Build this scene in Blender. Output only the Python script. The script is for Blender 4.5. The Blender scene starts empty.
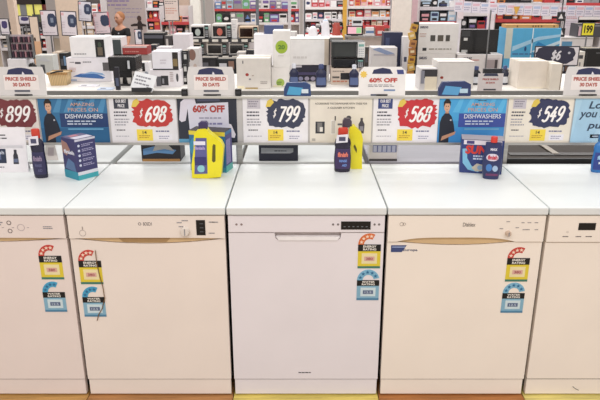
import bpy, math, random
from mathutils import Matrix, Vector

# ------------------------------------------------------------------ camera, light, exposure
sc = bpy.context.scene
COL = sc.collection
F, TH, HC, DC, CX = 627.7, .3291, 1.630, 2.2175, -.0243      # focal length in px (600 px wide), pitch, eye height, distance, side offset
cd = bpy.data.cameras.new('camera'); cam = bpy.data.objects.new('camera', cd); COL.objects.link(cam)
cd.sensor_width = 36; cd.lens = 36 * F / 600; cd.clip_end = 100
cam.location = (CX, -DC, HC); cam.rotation_euler = (math.pi / 2 - TH, 0, 0)
sc.camera = cam
w = bpy.data.worlds.new('world'); sc.world = w; w.use_nodes = True
w.node_tree.nodes['Background'].inputs[0].default_value = (1.0, .935, .91, 1)
w.node_tree.nodes['Background'].inputs[1].default_value = .73
def area(name, loc, sx, sy, energy, col=(1, 1, 1)):
    l = bpy.data.lights.new(name, 'AREA'); l.shape = 'RECTANGLE'; l.size = sx; l.size_y = sy; l.energy = energy; l.color = col
    o = bpy.data.objects.new(name, l); COL.objects.link(o); o.location = loc
    return o
area('ceiling_light', (0, .9, 4.3), 7.0, .5, 40, (.90, 1, 1))
area('ceiling_light', (0, 4.2, 4.3), 8.0, .5, 105, (1, 1, 1))
area('ceiling_light', (0, 8.0, 4.3), 12.0, .5, 210, (1, 1, 1))
area('ceiling_light', (0, 12.5, 4.3), 16.0, .5, 260, (1, 1, 1))
area('ceiling_light', (0, -3.0, 4.3), 7.0, .5, 130, (1, .93, .88))
vs = sc.view_settings
vs.view_transform = 'Standard'; vs.look = 'None'; vs.gamma = 1; vs.use_curve_mapping = False; vs.exposure = .2

# ------------------------------------------------------------------ pixel -> place (each thing keeps its own true distance)
def ray(px, py):
    a = (px - 300) / F; b = (200 - py) / F
    return (a, math.cos(TH) + b * math.sin(TH), -math.sin(TH) + b * math.cos(TH))
def atY(px, py, Y):
    r = ray(px, py); t = (Y + DC) / r[1]
    return Vector((CX + t * r[0], Y, HC + t * r[2]))
def atZ(px, py, z):
    r = ray(px, py); t = (z - HC) / r[2]
    return Vector((CX + t * r[0], -DC + t * r[1], z))

# ------------------------------------------------------------------ materials
def lin(c):
    return tuple((v / 12.92 if v <= .04045 else ((v + .055) / 1.055) ** 2.4) for v in c)
def hx(s):
    s = s.lstrip('#'); return tuple(int(s[i:i + 2], 16) / 255 for i in (0, 2, 4))
_m = {}
def mat(color, rough=.5, metal=0., kind=None, emit=0):
    key = (color, rough, metal, kind, emit)
    if key in _m: return _m[key]
    m = bpy.data.materials.new((kind or 'paint') + '_' + color.strip('#')); m.use_nodes = True
    nt = m.node_tree; b = nt.nodes['Principled BSDF']
    c = lin(hx(color)) + (1,)
    b.inputs['Base Color'].default_value = c; b.inputs['Roughness'].default_value = rough; b.inputs['Metallic'].default_value = metal
    if emit:
        b.inputs['Emission Color'].default_value = c; b.inputs['Emission Strength'].default_value = emit
    tc = nt.nodes.new('ShaderNodeTexCoord')
    def ramp(fac, c0, c1, p0=0., p1=1.):
        r = nt.nodes.new('ShaderNodeValToRGB'); nt.links.new(fac, r.inputs[0])
        r.color_ramp.elements[0].color = c0; r.color_ramp.elements[1].color = c1
        r.color_ramp.elements[0].position = p0; r.color_ramp.elements[1].position = p1
        return r
    dk = lambda k: tuple(v * k for v in c[:3]) + (1,)
    if kind == 'wood':
        mp = nt.nodes.new('ShaderNodeMapping'); mp.inputs['Scale'].default_value = (2, 30, 30)
        nt.links.new(tc.outputs['Object'], mp.inputs[0])
        n = nt.nodes.new('ShaderNodeTexNoise'); n.inputs['Scale'].default_value = 3; n.inputs['Detail'].default_value = 6
        nt.links.new(mp.outputs[0], n.inputs['Vector'])
        nt.links.new(ramp(n.outputs['Fac'], dk(.6), c, .3, .65).outputs[0], b.inputs['Base Color'])
    elif kind == 'enamel':
        n = nt.nodes.new('ShaderNodeTexNoise'); n.inputs['Scale'].default_value = 4; n.inputs['Detail'].default_value = 3
        nt.links.new(tc.outputs['Object'], n.inputs['Vector'])
        nt.links.new(ramp(n.outputs['Fac'], dk(.965), c, .35, .65).outputs[0], b.inputs['Base Color'])
        n2 = nt.nodes.new('ShaderNodeTexNoise'); n2.inputs['Scale'].default_value = 400
        nt.links.new(tc.outputs['Object'], n2.inputs['Vector'])
        bp = nt.nodes.new('ShaderNodeBump'); bp.inputs['Strength'].default_value = .02
        nt.links.new(n2.outputs['Fac'], bp.inputs['Height']); nt.links.new(bp.outputs[0], b.inputs['Normal'])
    elif kind == 'brushed':
        mp = nt.nodes.new('ShaderNodeMapping'); mp.inputs['Scale'].default_value = (1, 60, 60)
        nt.links.new(tc.outputs['Object'], mp.inputs[0])
        n = nt.nodes.new('ShaderNodeTexNoise'); n.inputs['Scale'].default_value = 4
        nt.links.new(mp.outputs[0], n.inputs['Vector'])
        nt.links.new(ramp(n.outputs['Fac'], dk(.8), c, .3, .7).outputs[0], b.inputs['Base Color'])
    elif kind == 'wicker':
        n = nt.nodes.new('ShaderNodeTexWave'); n.inputs['Scale'].default_value = 25; n.inputs['Distortion'].default_value = 2
        nt.links.new(tc.outputs['Object'], n.inputs['Vector'])
        nt.links.new(ramp(n.outputs['Fac'], dk(.6), c).outputs[0], b.inputs['Base Color'])
    elif kind == 'tiles':
        n = nt.nodes.new('ShaderNodeTexBrick'); n.inputs['Scale'].default_value = 1.6; n.inputs['Mortar Size'].default_value = .006
        n.offset = 0; n.inputs['Color1'].default_value = c; n.inputs['Color2'].default_value = dk(.93); n.inputs['Mortar'].default_value = dk(.6)
        n.inputs['Row Height'].default_value = .5
        nt.links.new(tc.outputs['Object'], n.inputs['Vector']); nt.links.new(n.outputs['Color'], b.inputs['Base Color'])
    else:
        n = nt.nodes.new('ShaderNodeTexNoise'); n.inputs['Scale'].default_value = 18
        nt.links.new(tc.outputs['Object'], n.inputs['Vector'])
        nt.links.new(ramp(n.outputs['Fac'], dk(.94), c, .3, .6).outputs[0], b.inputs['Base Color'])
    return m
ENAMEL = mat('#e1e5e4', .36, 0, 'enamel'); ENAMEL1 = mat('#ecdfd9', .3, 0, 'enamel'); ENAMEL2 = mat('#f0e5dc', .3, 0, 'enamel'); ENAMEL3 = mat('#ebe6ea', .3, 0, 'enamel'); ENAMEL4 = mat('#f6ece0', .3, 0, 'enamel')
DARK = mat('#141416', .5); BLACK = mat('#0c0c0e', .25); ALU = mat('#b9b7b2', .35, .6, 'brushed'); STEEL = mat('#8f9194', .35, .7, 'brushed')
WHITE = mat('#f3f1f2', .5); NAVY = mat('#2b3157', .5); INK = mat('#3a3a44', .6); GREYINK = mat('#8d8c94', .6)
def C_(c): return c if not isinstance(c, str) else mat(c)

# ------------------------------------------------------------------ mesh builder
_tc = {}
def text_geo(s, bold, shear):
    k = (s, bold, shear)
    if k not in _tc:
        cu = bpy.data.curves.new('t', 'FONT'); cu.body = s; cu.shear = shear; cu.offset = bold; cu.resolution_u = 3
        o = bpy.data.objects.new('t', cu); me = bpy.data.meshes.new_from_object(o)
        V = [tuple(v.co) for v in me.vertices]; P = [tuple(p.vertices) for p in me.polygons]
        bpy.data.objects.remove(o); bpy.data.meshes.remove(me); bpy.data.curves.remove(cu)
        _tc[k] = (V, P)
    return _tc[k]
class MB:
    def __init__(s, M=None): s.v = []; s.f = []; s.m = []; s.sm = []; s.slots = []; s.M = M or Matrix()
    def add(s, V, Fc, m, smooth=False, M=None):
        m = C_(m)
        if m not in s.slots: s.slots.append(m)
        k = s.slots.index(m); n = len(s.v); T = s.M @ M if M is not None else s.M
        s.v += [tuple(T @ Vector(q)) for q in V]
        for f in Fc: s.f.append(tuple(i + n for i in f)); s.m.append(k); s.sm.append(smooth)
    def box(s, x0, x1, y0, y1, z0, z1, m, M=None):
        V = [(x0, y0, z0), (x1, y0, z0), (x1, y1, z0), (x0, y1, z0), (x0, y0, z1), (x1, y0, z1), (x1, y1, z1), (x0, y1, z1)]
        s.add(V, [(3, 2, 1, 0), (4, 5, 6, 7), (0, 1, 5, 4), (1, 2, 6, 5), (2, 3, 7, 6), (3, 0, 4, 7)], m, False, M)
    def prism(s, P, y0, y1, m, M=None, smooth=False):
        A = sum(P[i][0] * P[(i + 1) % len(P)][1] - P[(i + 1) % len(P)][0] * P[i][1] for i in range(len(P)))
        if A < 0: P = P[::-1]
        n = len(P); V = [(x, y0, z) for x, z in P] + [(x, y1, z) for x, z in P]
        s.add(V, [tuple(range(n)), tuple(range(2 * n - 1, n - 1, -1))], m, False, M)
        s.add(V, [(i, i + n, (i + 1) % n + n, (i + 1) % n) for i in range(n)], m, smooth, M)
    def rings(s, R, m, M=None, cap=True, smooth=True):
        n = len(R[0]); V = [p for r in R for p in r]; Fc = []
        for j in range(len(R) - 1):
            for i in range(n): Fc.append((j * n + i, j * n + (i + 1) % n, (j + 1) * n + (i + 1) % n, (j + 1) * n + i))
        s.add(V, Fc, m, smooth, M)
        if cap: s.add(V, [tuple(range(n - 1, -1, -1)), tuple((len(R) - 1) * n + i for i in range(n))], m, False, M)
    def lathe(s, prof, m, sx=1, sy=1, seg=20, M=None, cx=0, cy=0):
        s.rings([[(cx + r * sx * math.cos(2 * math.pi * i / seg), cy + r * sy * math.sin(2 * math.pi * i / seg), z) for i in range(seg)] for r, z in prof], m, M)
    def patch(s, prof, a0, a1, m, sx=1, sy=1, seg=10, cx=0, cy=0):      # printed label wrapped on a lathe; angles from the front (-Y)
        V = []; Fc = []; k = seg + 1
        for r, z in prof:
            for i in range(k):
                a = math.radians(a0 + (a1 - a0) * i / seg); V.append((cx + (r * sx + .0008) * math.sin(a), cy - (r * sy + .0008) * math.cos(a), z))
        for j in range(len(prof) - 1):
            for i in range(seg): Fc.append((j * k + i, j * k + i + 1, (j + 1) * k + i + 1, (j + 1) * k + i))
        s.add(V, Fc, m, True)
    def tube(s, P, r, m, seg=8):
        P = [Vector(p) for p in P]; R = []
        for i, p in enumerate(P):
            d = (P[min(i + 1, len(P) - 1)] - P[max(i - 1, 0)]).normalized(); a = d.orthogonal().normalized() if i == 0 else (a - d * a.dot(d)).normalized()
            b = d.cross(a); rr = r[i] if isinstance(r, (list, tuple)) else r
            R.append([tuple(p + (a * math.cos(2 * math.pi * k / seg) + b * math.sin(2 * math.pi * k / seg)) * rr) for k in range(seg)])
        s.rings(R, m)
    def disc(s, x, z, y, rx, rz, m, seg=20, t=.001):
        s.prism([(x + rx * math.cos(2 * math.pi * i / seg), z + rz * math.sin(2 * math.pi * i / seg)) for i in range(seg)], y - t, y, m)
    def sphere(s, c, r, m, sx=1, sy=1, sz=1, seg=16):
        s.rings([[(c[0] + sx * r * math.sin(t) * math.cos(2 * math.pi * i / seg), c[1] + sy * r * math.sin(t) * math.sin(2 * math.pi * i / seg), c[2] - sz * r * math.cos(t)) for i in range(seg)]
                 for t in [max(.02, min(math.pi - .02, math.pi * j / 10)) for j in range(11)]], m)
    def text(s, t, x0, x1, z0, z1, y, m, bold=.0, shear=0., wrap=None):    # lettering fitted into a rectangle, facing -Y
        V, P = text_geo(t, bold, shear)
        if not V: return
        ax, bx = min(v[0] for v in V), max(v[0] for v in V); az, bz = min(v[1] for v in V), max(v[1] for v in V)
        W = []
        for v in V:
            x = x0 + (v[0] - ax) / (bx - ax) * (x1 - x0); z = z0 + (v[1] - az) / (bz - az) * (z1 - z0)
            W.append((x, y if not wrap else wrap[1] - wrap[2] * math.sqrt(max(0, 1 - ((x - wrap[0]) / wrap[3]) ** 2)) - .0016, z))
        s.add(W, P, m)
    def build(s, name, parent=None, loc=None, rotz=0, bevel=0, label=None, cat=None, group=None, kind=None, seg=2, rot=None):
        me = bpy.data.meshes.new(name); me.from_pydata(s.v, [], s.f)
        for m in s.slots: me.materials.append(m)
        me.polygons.foreach_set('material_index', s.m); me.polygons.foreach_set('use_smooth', s.sm); me.update()
        o = bpy.data.objects.new(name, me); COL.objects.link(o)
        if parent: o.parent = parent
        if loc is not None: o.location = loc
        o.rotation_euler = rot or (0, 0, rotz)
        if bevel:
            b = o.modifiers.new('bevel', 'BEVEL'); b.width = bevel; b.segments = seg; b.limit_method = 'ANGLE'; b.angle_limit = math.radians(40)
        return tag(o, label, cat, group, kind)
def tag(o, label=None, cat=None, group=None, kind=None):
    for k, v in (('label', label), ('category', cat), ('group', group), ('kind', kind)):
        if v: o[k] = v
    return o
def thing(name, label, cat, loc=(0, 0, 0), rotz=0, group=None, rot=None):
    o = bpy.data.objects.new(name, None); COL.objects.link(o); o.location = loc; o.rotation_euler = rot or (0, 0, rotz); o.empty_display_size = .05
    return tag(o, label, cat, group)
GLYPH = {'$': [[(.85, .8), (.5, .92), (.15, .75), (.3, .55), (.7, .45), (.85, .25), (.5, .08), (.12, .2)], [(.5, 1.1), (.5, -.1)]],
 '8': [[(.5, .55), (.22, .68), (.25, .92), (.55, 1), (.82, .9), (.78, .68), (.5, .55), (.15, .4), (.12, .12), (.5, 0), (.85, .12), (.84, .4), (.5, .55)]],
 '9': [[(.84, .62), (.6, .46), (.25, .5), (.14, .74), (.3, .96), (.62, 1), (.86, .84), (.84, .5), (.7, .2), (.35, 0)]],
 '6': [[(.8, .97), (.45, .85), (.18, .5), (.16, .2), (.4, 0), (.75, .06), (.88, .3), (.72, .52), (.42, .52), (.2, .32)]],
 '7': [[(.1, .97), (.88, .97), (.6, .55), (.4, 0)]], '5': [[(.84, .97), (.28, .97), (.2, .58), (.55, .64), (.85, .45), (.8, .12), (.45, 0), (.12, .08)]],
 '4': [[(.62, .98), (.1, .36), (.92, .36)], [(.68, .66), (.6, 0)]]}
def strokes(b, t, x0, x1, z0, z1, y, m, wd, shear=.25, gap=.12):      # hand-brushed figures
    n = len(t); H = z1 - z0; cw = (x1 - x0 - shear * H) / (n + gap * (n - 1)); k_ = 0
    for i, ch in enumerate(t):
        for P in GLYPH[ch]:
            Q = []
            for j in range(len(P) - 1):          # smooth the path
                p0, p1, p2, p3 = P[max(j - 1, 0)], P[j], P[j + 1], P[min(j + 2, len(P) - 1)]
                sharp = ch in '74' ; st = 1 if sharp else 5
                for q in range(st):
                    u = q / st; f = lambda a: a[1] if sharp else .5 * (2 * a[1] + (a[2] - a[0]) * u + (2 * a[0] - 5 * a[1] + 4 * a[2] - a[3]) * u * u + (3 * a[1] - a[0] - 3 * a[2] + a[3]) * u ** 3)
                    Q.append((f([p[0] for p in (p0, p1, p2, p3)]), f([p[1] for p in (p0, p1, p2, p3)])))
            Q.append(P[-1]); Q = [(x0 + i * cw * (1 + gap) + u * cw + v * H * shear, z0 + v * H) for u, v in Q]
            for (xa, za), (xb, zb_) in zip(Q, Q[1:]):
                L = math.hypot(xb - xa, zb_ - za) or 1; nx, nz = -(zb_ - za) / L * wd / 2, (xb - xa) / L * wd / 2; ex, ez = (xb - xa) / L * wd * .3, (zb_ - za) / L * wd * .3
                k_ += 1; yy = y - .00002 * (k_ % 7)
                b.add([(xa + nx - ex, yy, za + nz - ez), (xa - nx - ex, yy, za - nz - ez), (xb - nx + ex, yy, zb_ - nz + ez), (xb + nx + ex, yy, zb_ + nz + ez)], [(0, 1, 2, 3)], m)
def lines(b, x0, x1, z0, z1, n, y, m, seed=0, h=.45):                  # rows of small print too fine to read
    r = random.Random(seed); p = (z1 - z0) / n
    for i in range(n):
        z = z1 - (i + .5) * p; x = x0; end = x1 - (x1 - x0) * r.random() * .3
        while x < end - (x1 - x0) * .05:
            wd = (x1 - x0) * r.uniform(.08, .22); e = min(x + wd, end)
            b.box(x, e, y - .0004, y, z - p * h / 2, z + p * h / 2, m); x = e + (x1 - x0) * .035
def blob(cx, cz, w, h, seed, n=46, j=.07, p=3.2):
    r = random.Random(seed); P = []
    for i in range(n):
        a = 2 * math.pi * i / n; c, s_ = math.cos(a), math.sin(a); k = (abs(c) ** p + abs(s_) ** p) ** (-1 / p)
        k *= 1 + r.uniform(-j, j) * (1.3 if i % 2 else .4); P.append((cx + w / 2 * k * c, cz + h / 2 * k * s_))
    return P

# ------------------------------------------------------------------ the setting
FLOOR = -.12
b = MB(); b.box(-11, 11, -5, 21, FLOOR - .1, FLOOR, mat('#a8977f', .35, 0, 'tiles')); b.build('floor', kind='structure')
b = MB(); b.box(-11, 11, 20.5, 20.7, FLOOR, 4.6, mat('#c9c4c2', .8)); b.build('wall_back', kind='structure')
b = MB(); b.box(-11.2, -11, -5, 20.7, FLOOR, 4.6, mat('#cfc5bf', .8)); b.build('wall_left', kind='structure')
b = MB(); b.box(11, 11.2, -5, 20.7, FLOOR, 4.6, mat('#cfc9c6', .8)); b.build('wall_right', kind='structure')
def pillar(px0, px1, Y, col, n, d=.3):
    a, c = atY(px0, 20, Y), atY(px1, 20, Y); b = MB()
    b.box(a.x, c.x, Y, Y + d, FLOOR, 4.6, mat(col, .6)); b.box(a.x - .015, c.x + .015, Y - .015, Y + d + .015, FLOOR, FLOOR + .12, mat('#8a8680', .6))
    b.build('trim_%d' % n, kind='structure', bevel=.006)
pillar(57, 80, 10.6, '#e2cdb9', 1, .5); pillar(393, 411, 6.6, '#f0e6dc', 2, .3); pillar(9.5, 16, 8.0, '#dcc8b8', 3, .12); pillar(191, 200, 10.2, '#e9e7e0', 4, .2); pillar(180, 189, 11.0, '#c9b2a2', 5, .2)

# ------------------------------------------------------------------ dishwashers
WD, PIT = .592, .605
def label_energy(parent, x, z, y, wdt=.087, kind='energy', arc='#c8453a'):
    """star arc, black band, coloured field with a small plate, foot strip"""
    hh = .131 if kind == 'energy' else .114
    fld = '#e2cd3c' if kind == 'energy' else '#86b4cc'; foot = '#3f7d6d' if kind == 'energy' else '#4f86a8'
    b = MB(); z0 = z - hh
    b.box(x, x + wdt, y - .001, y, z0, z0 + hh * .55, fld)
    b.box(x, x + wdt, y - .0014, y, z0, z0 + .009, foot)
    b.box(x, x + wdt, y - .0016, y, z0 + hh * .55, z0 + hh * .76, '#0d0d0f')
    words = ('ENERGY', 'RATING') if kind == 'energy' else ('WATER', 'RATING')
    b.text(words[0], x + wdt * .22, x + wdt * .8, z0 + hh * .665, z0 + hh * .735, y - .002, '#f4f1e8', .03)
    b.text(words[1], x + wdt * .22, x + wdt * .8, z0 + hh * .575, z0 + hh * .645, y - .002, '#f4f1e8', .03)
    b.box(x + wdt * .17, x + wdt * .85, y - .0016, y, z0 + hh * .15, z0 + hh * .48, '#efe2b0' if kind == 'energy' else '#cfe2e8'); b.box(x + wdt * .28, x + wdt * .74, y - .002, y, z0 + hh * .24, z0 + hh * .38, '#dcb0a4' if kind == 'energy' else '#5c6c8c')
    b.text('380' if kind == 'energy' else '12.5', x + wdt * .36, x + wdt * .66, z0 + hh * .27, z0 + hh * .35, y - .0026, '#a04448' if kind == 'energy' else '#c9d6e4', .01)
    # arc of stars
    cx, cz, R, r = x + wdt * .5, z0 + hh * .76, wdt * .5, wdt * .25
    a0, a1 = (180, 62) if arc != '#7fb9d6' else (180, 12)
    n = 14; P = [(cx + R * math.cos(math.radians(a0 + (a1 - a0) * i / n)), cz + R * 1.05 * math.sin(math.radians(a0 + (a1 - a0) * i / n))) for i in range(n + 1)]
    P += [(cx + r * math.cos(math.radians(a1 + (a0 - a1) * i / n)), cz + r * 1.05 * math.sin(math.radians(a1 + (a0 - a1) * i / n))) for i in range(n + 1)]
    b.prism(P, y - .001, y, arc)
    k = 4 if a1 == 62 else 5
    for i in range(k):
        a = math.radians(a0 + (a1 - a0) * (i + .6) / (k + .2)); q = (cx + .375 * wdt * math.cos(a), cz + .375 * wdt * 1.05 * math.sin(a)); S = []
        for j in range(10):
            rr = .0078 if j % 2 == 0 else .0034; S.append((q[0] + rr * math.sin(j * math.pi / 5), q[1] + rr * math.cos(j * math.pi / 5)))
        b.prism(S, y - .002, y, '#f6ddc8' if kind == 'energy' else '#2f6f9a')
    return b.build(kind + '_label', parent)
def dishwasher(i, label, body, lid, panel_bot=.722, recess=None, pocket=None, lidrow=0):
    root = thing('dishwasher', label, 'dishwasher', (i * PIT, 0, 0), group='white dishwashers in the front row')
    h = WD / 2
    b = MB(); b.box(-h + .006, h - .006, .034, .592, .03, .812, mat('#6f6c6a', .6)); b.box(-h + .02, h - .02, .04, .58, .018, .03, DARK)  # body greyed so the gaps between machines look shaded
    b.build('body', root, bevel=.003)
    b = MB(); b.box(-h + .002, h - .002, .003, .034, .0878, .0908, mat('#3a3532', .6)); b.box(-h + .002, h - .002, .0315, .034, panel_bot - .05, panel_bot + .02, '#55504c'); b.build('seam_shade', root)  # dark strips painting the shade in the seams around the door
    b = MB(); b.box(-.3, .3, -.012, .6, .8165, .846, lid); b.build('lid', root, bevel=.004, seg=3)
    b = MB(); b.box(-h, h, .004, .05, .8125, .8165, DARK); b.build('lid_gap_shade', root)  # dark filler painting the shade of the gap under the lid
    # control panel with its lower outline
    pz0, pz1 = panel_bot, .8125
    b = MB()
    sc_d = .021 if i == -1 else .014
    if recess:
        x0, x1, dz = recess; P = [(-h, pz1), (-h, pz0)]
        n = 16
        for k in range(n + 1):
            t = k / n; P.append((x0 + (x1 - x0) * t, pz0 + dz * (1 - (2 * t - 1) ** 4)))
        P += [(h, pz0), (h, pz1)]
        b.prism(P, -.006, .03, body); b.build('control_panel', root, bevel=.002)
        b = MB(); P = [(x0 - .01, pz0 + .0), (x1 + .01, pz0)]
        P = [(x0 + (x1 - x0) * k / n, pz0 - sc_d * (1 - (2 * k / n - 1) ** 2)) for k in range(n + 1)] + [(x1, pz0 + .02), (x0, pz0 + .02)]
        b.prism(P, .003, .0305, mat('#d6b88c', .4)); b.build('handle_recess', root, label='grip recess under the control panel, painted tan with warm floor bounce')  # tan stands in for warm floor bounce inside the recess
        if i == -1: b = MB(); b.prism([(x0 + .165, pz0 + .003), (x1 - .20, pz0 + .003), (x1 - .22, pz0 - .016), (x0 + .185, pz0 - .016)], .0005, .003, '#a8875c'); b.build('recess_strip', root)  # darker brown strip across the middle of the tinted recess
        # door with a shallow curved scoop in its top edge
        D = [(-h, .091), (h, .091), (h, pz0 - .003)] + [(x1 - (x1 - x0) * k / n, pz0 - .003 - sc_d * (1 - (2 * k / n - 1) ** 2)) for k in range(n + 1)] + [(-h, pz0 - .003)]
        b = MB(); b.prism(D, 0, .03, body); b.build('door', root, bevel=.002)
    elif pocket:
        x0, x1, d = pocket
        b.box(-h, h, -.004, .03, pz0 + .0, pz1, body); b.build('control_panel', root, bevel=.002)
        D = [(-h, .091), (h, .091), (h, pz0 - .003), (x1, pz0 - .003), (x1 - .004, pz0 - d * .75), (x1 - .014, pz0 - d), (x0 + .014, pz0 - d), (x0 + .004, pz0 - d * .75), (x0, pz0 - .003), (-h, pz0 - .003)]
        b = MB(); b.prism(D, 0, .03, body); b.build('door', root, bevel=.002)
        b = MB(); b.box(x0 - .002, x1 + .002, .016, .0305, pz0 - d - .002, pz0 + .004, mat('#b9aeaa', .5))
        b.prism([(x0 + .006, pz0 - d * .55), (x1 - .006, pz0 - d * .55), (x1 - .016, pz0 - d), (x0 + .016, pz0 - d)], -.004, .016, WHITE)
        b.build('pocket_handle', root, bevel=.001)
    else:
        b.box(-h, h, -.005, .03, pz0, pz1, body); b.build('control_panel', root, bevel=.002)
        b = MB(); b.box(-h, h, 0, .03, .091, pz0 - .003, body); b.build('door', root, bevel=.002)
    b = MB(); b.box(-h + .002, h - .002, .004, .03, .015, .0875, body); b.build('kick_plate', root, bevel=.002)
    for sx in (-1, 1):
        b = MB(); b.lathe([(.018, .0085), (.018, .016), (.01, .013), (.01, .03)], DARK, cx=sx * (h - .05), cy=.08); b.build('foot', root)
    return root
def ring(b, x, z, y, r, m, t=.0035):
    n = 20; V = []
    for rr in (r, r - t):
        V += [(x + rr * math.cos(2 * math.pi * k / n), y, z + rr * math.sin(2 * math.pi * k / n)) for k in range(n)]
    b.add(V, [(k, (k + 1) % n, n + (k + 1) % n, n + k) for k in range(n)], m)
def knob(root, x, z, r=.014, m=None, y=-.006):
    b = MB(Matrix.Translation((x, y, z)) @ Matrix.Rotation(math.pi / 2, 4, 'X')); b.lathe([(r, 0), (r, .006), (r * .86, .012), (r * .8, .014)], m or mat('#e3dbd2', .3)); b.box(-.0015, .0015, -r * .7, r * .7, .0135, .0155, GREYINK)
    b.build('knob', root)
def zf(py): return atY(300, py, 0).z                         # height on the front plane of a picture row
def xf(px, py, i): return atY(px, py, 0).x - i * PIT         # and the place across, from the machine's middle
# 1: far left
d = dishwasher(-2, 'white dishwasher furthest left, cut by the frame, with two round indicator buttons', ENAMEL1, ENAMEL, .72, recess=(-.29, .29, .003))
b = MB(); y = -.0068
for z in (.79, .757): ring(b, xf(10, 225, -2), z - .006, y, .009, '#7a6f6c', .003)
ring(b, xf(22, 229, -2), .765, y, .014, '#b9adb0', .002)
for px in (4, 14, 29): b.box(xf(px, 229, -2) - .004, xf(px, 229, -2) + .004, y - .0003, y, .764, .7655, '#8e838a')
lines(b, xf(44, 229, -2), xf(54, 229, -2), .758, .772, 2, y, GREYINK, 3)
lines(b, xf(-3, 229, -2), xf(5, 229, -2), .772, .79, 2, y, GREYINK, 4)
b.build('panel_markings', d)
label_energy(d, xf(39.5, 262, -2), zf(248.2), -.0002); label_energy(d, xf(43.5, 298, -2), zf(285.5) - .001, -.0002, kind='water', arc='#4aa7cf')
# 2
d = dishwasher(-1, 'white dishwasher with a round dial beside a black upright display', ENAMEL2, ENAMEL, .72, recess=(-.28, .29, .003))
b = MB(); b.text('BOSCH', xf(143.5, 223, -1), xf(152, 223, -1), zf(225.0), zf(221.6), y, '#5a5256', .005)
ring(b, xf(140, 223, -1), zf(223.3), y, .006, '#6c6468', .002)
b.box(xf(82.3, 226, -1), xf(83.3, 226, -1), y - .0003, y, zf(229), zf(226), '#a89c96'); ring(b, xf(83, 231, -1), zf(232.5), y, .013, '#b8aca4', .002)
for px, py, n_ in ((177, 222, 3), (182, 220, 2), (209, 221.5, 2), (209, 232.5, 3), (212, 221.5, 1), (179, 226, 1)): lines(b, xf(px, py, -1), xf(px + 7, py, -1), zf(py + 1), zf(py - 1), 1, y, GREYINK, int(px))
b.build('panel_markings', d)
knob(d, xf(185.5, 230.5, -1), zf(230.5), .0185)
b = MB(); b.box(xf(196.5, 226, -1), xf(205.5, 226, -1), -.0075, -.005, zf(234.5), zf(219.5), BLACK)
for k in range(3): b.box(xf(200, 226, -1), xf(203.5, 226, -1), -.0079, -.0075, zf(223.5 + 4 * k), zf(222.5 + 4 * k), '#4a4d52')
b.build('display', d)
label_energy(d, xf(78.5, 262, -1), zf(253.2), -.0002); label_energy(d, xf(82.5, 298, -1), zf(290.5) - .001, -.0002, kind='water', arc='#4aa7cf')
b = MB(); P0 = [(xf(p, q, -1), -.004 - k * .0, zf(q)) for k, (p, q) in enumerate([(95.5, 250), (97, 262), (99.5, 274), (103, 286), (105, 298), (102.5, 308), (99, 314), (97.5, 320)])]
b.tube(P0, .0016, mat('#7c5a33', .6)); b.build('loose_cord', d, label='thin brown cord hanging over the rating labels')
# 3 middle
d = dishwasher(0, 'silvery white dishwasher in the middle with a pocket handle and wide black display', ENAMEL3, ENAMEL, .744, pocket=(xf(274.5, 236, 0), xf(341.5, 236, 0), .033))
b = MB(); y3 = -.0048
for px in (236.5, 241.5, 333, 338, 374.5, 379): b.disc(xf(px, 223.5, 0), zf(224), y3 + .0005, .0042, .0042, '#8c7a78' if px < 300 else '#77706f', 14)
lines(b, xf(298.5, 372, 0), xf(313.5, 372, 0), zf(373.5), zf(371.5), 1, -.0002, INK, 5)
b.build('panel_markings', d)
b = MB(); b.box(xf(341, 225, 0), xf(370.5, 225, 0), -.0058, -.003, zf(229), zf(221), BLACK)
for k in range(6): b.box(xf(343.5 + 4.4 * k, 225, 0), xf(345.5 + 4.4 * k, 225, 0), -.0062, -.0058, zf(226.5), zf(225.7), '#6b7076')
b.build('display', d)
label_energy(d, xf(358.2, 245, 0), zf(236.8), -.0002, arc='#d9743f'); label_energy(d, xf(357, 280, 0), zf(273.5) - .001, -.0002, kind='water', arc='#7fb9d6')
# 4
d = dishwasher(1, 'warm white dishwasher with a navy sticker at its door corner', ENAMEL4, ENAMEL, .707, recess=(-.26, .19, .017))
b = MB()
b.text('Dishlex', xf(462.5, 224, 1), xf(475, 224, 1), zf(226), zf(222), y, '#8d857e', .02)
ring(b, xf(401.5, 223, 1), zf(223.5), y, .008, '#b3a89e', .002); ring(b, xf(404, 223, 1), zf(223.5), y, .006, '#b3a89e', .002)
for px, py in ((501, 228), (508, 221), (517, 227), (523, 222), (529, 222), (536, 222), (524, 229), (528, 229), (536, 229)): lines(b, xf(px - 2, py, 1), xf(px + 2.5, py, 1), zf(py + .8), zf(py - .8), 1, y, '#8f8a8d', px)
b.build('panel_markings', d)
knob(d, xf(507.5, 232, 1), zf(232.5), .011, mat('#cdb7a4', .4))
b = MB(); x0, x1 = xf(391, 248, 1), xf(406.5, 248, 1); b.prism([(x0, zf(252)), (x0, zf(245.2)), (x1, zf(245.2)), (xf(402, 248, 1), zf(252))], -.001, 0, '#3a4a7c')
b.box(x0 + .004, x1 - .006, -.0014, -.001, zf(247.4), zf(246.5), '#9fb0d8'); b.text('Europa', xf(403, 250, 1), xf(417.5, 250, 1), zf(251.8), zf(248.6), -.0004, '#5a5f78', .03); b.build('brand_sticker', d)
label_energy(d, xf(507, 262, 1), zf(250.5), -.0002); label_energy(d, xf(502, 298, 1), zf(286.5) - .001, -.0002, kind='water', arc='#7fb9d6')
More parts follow.
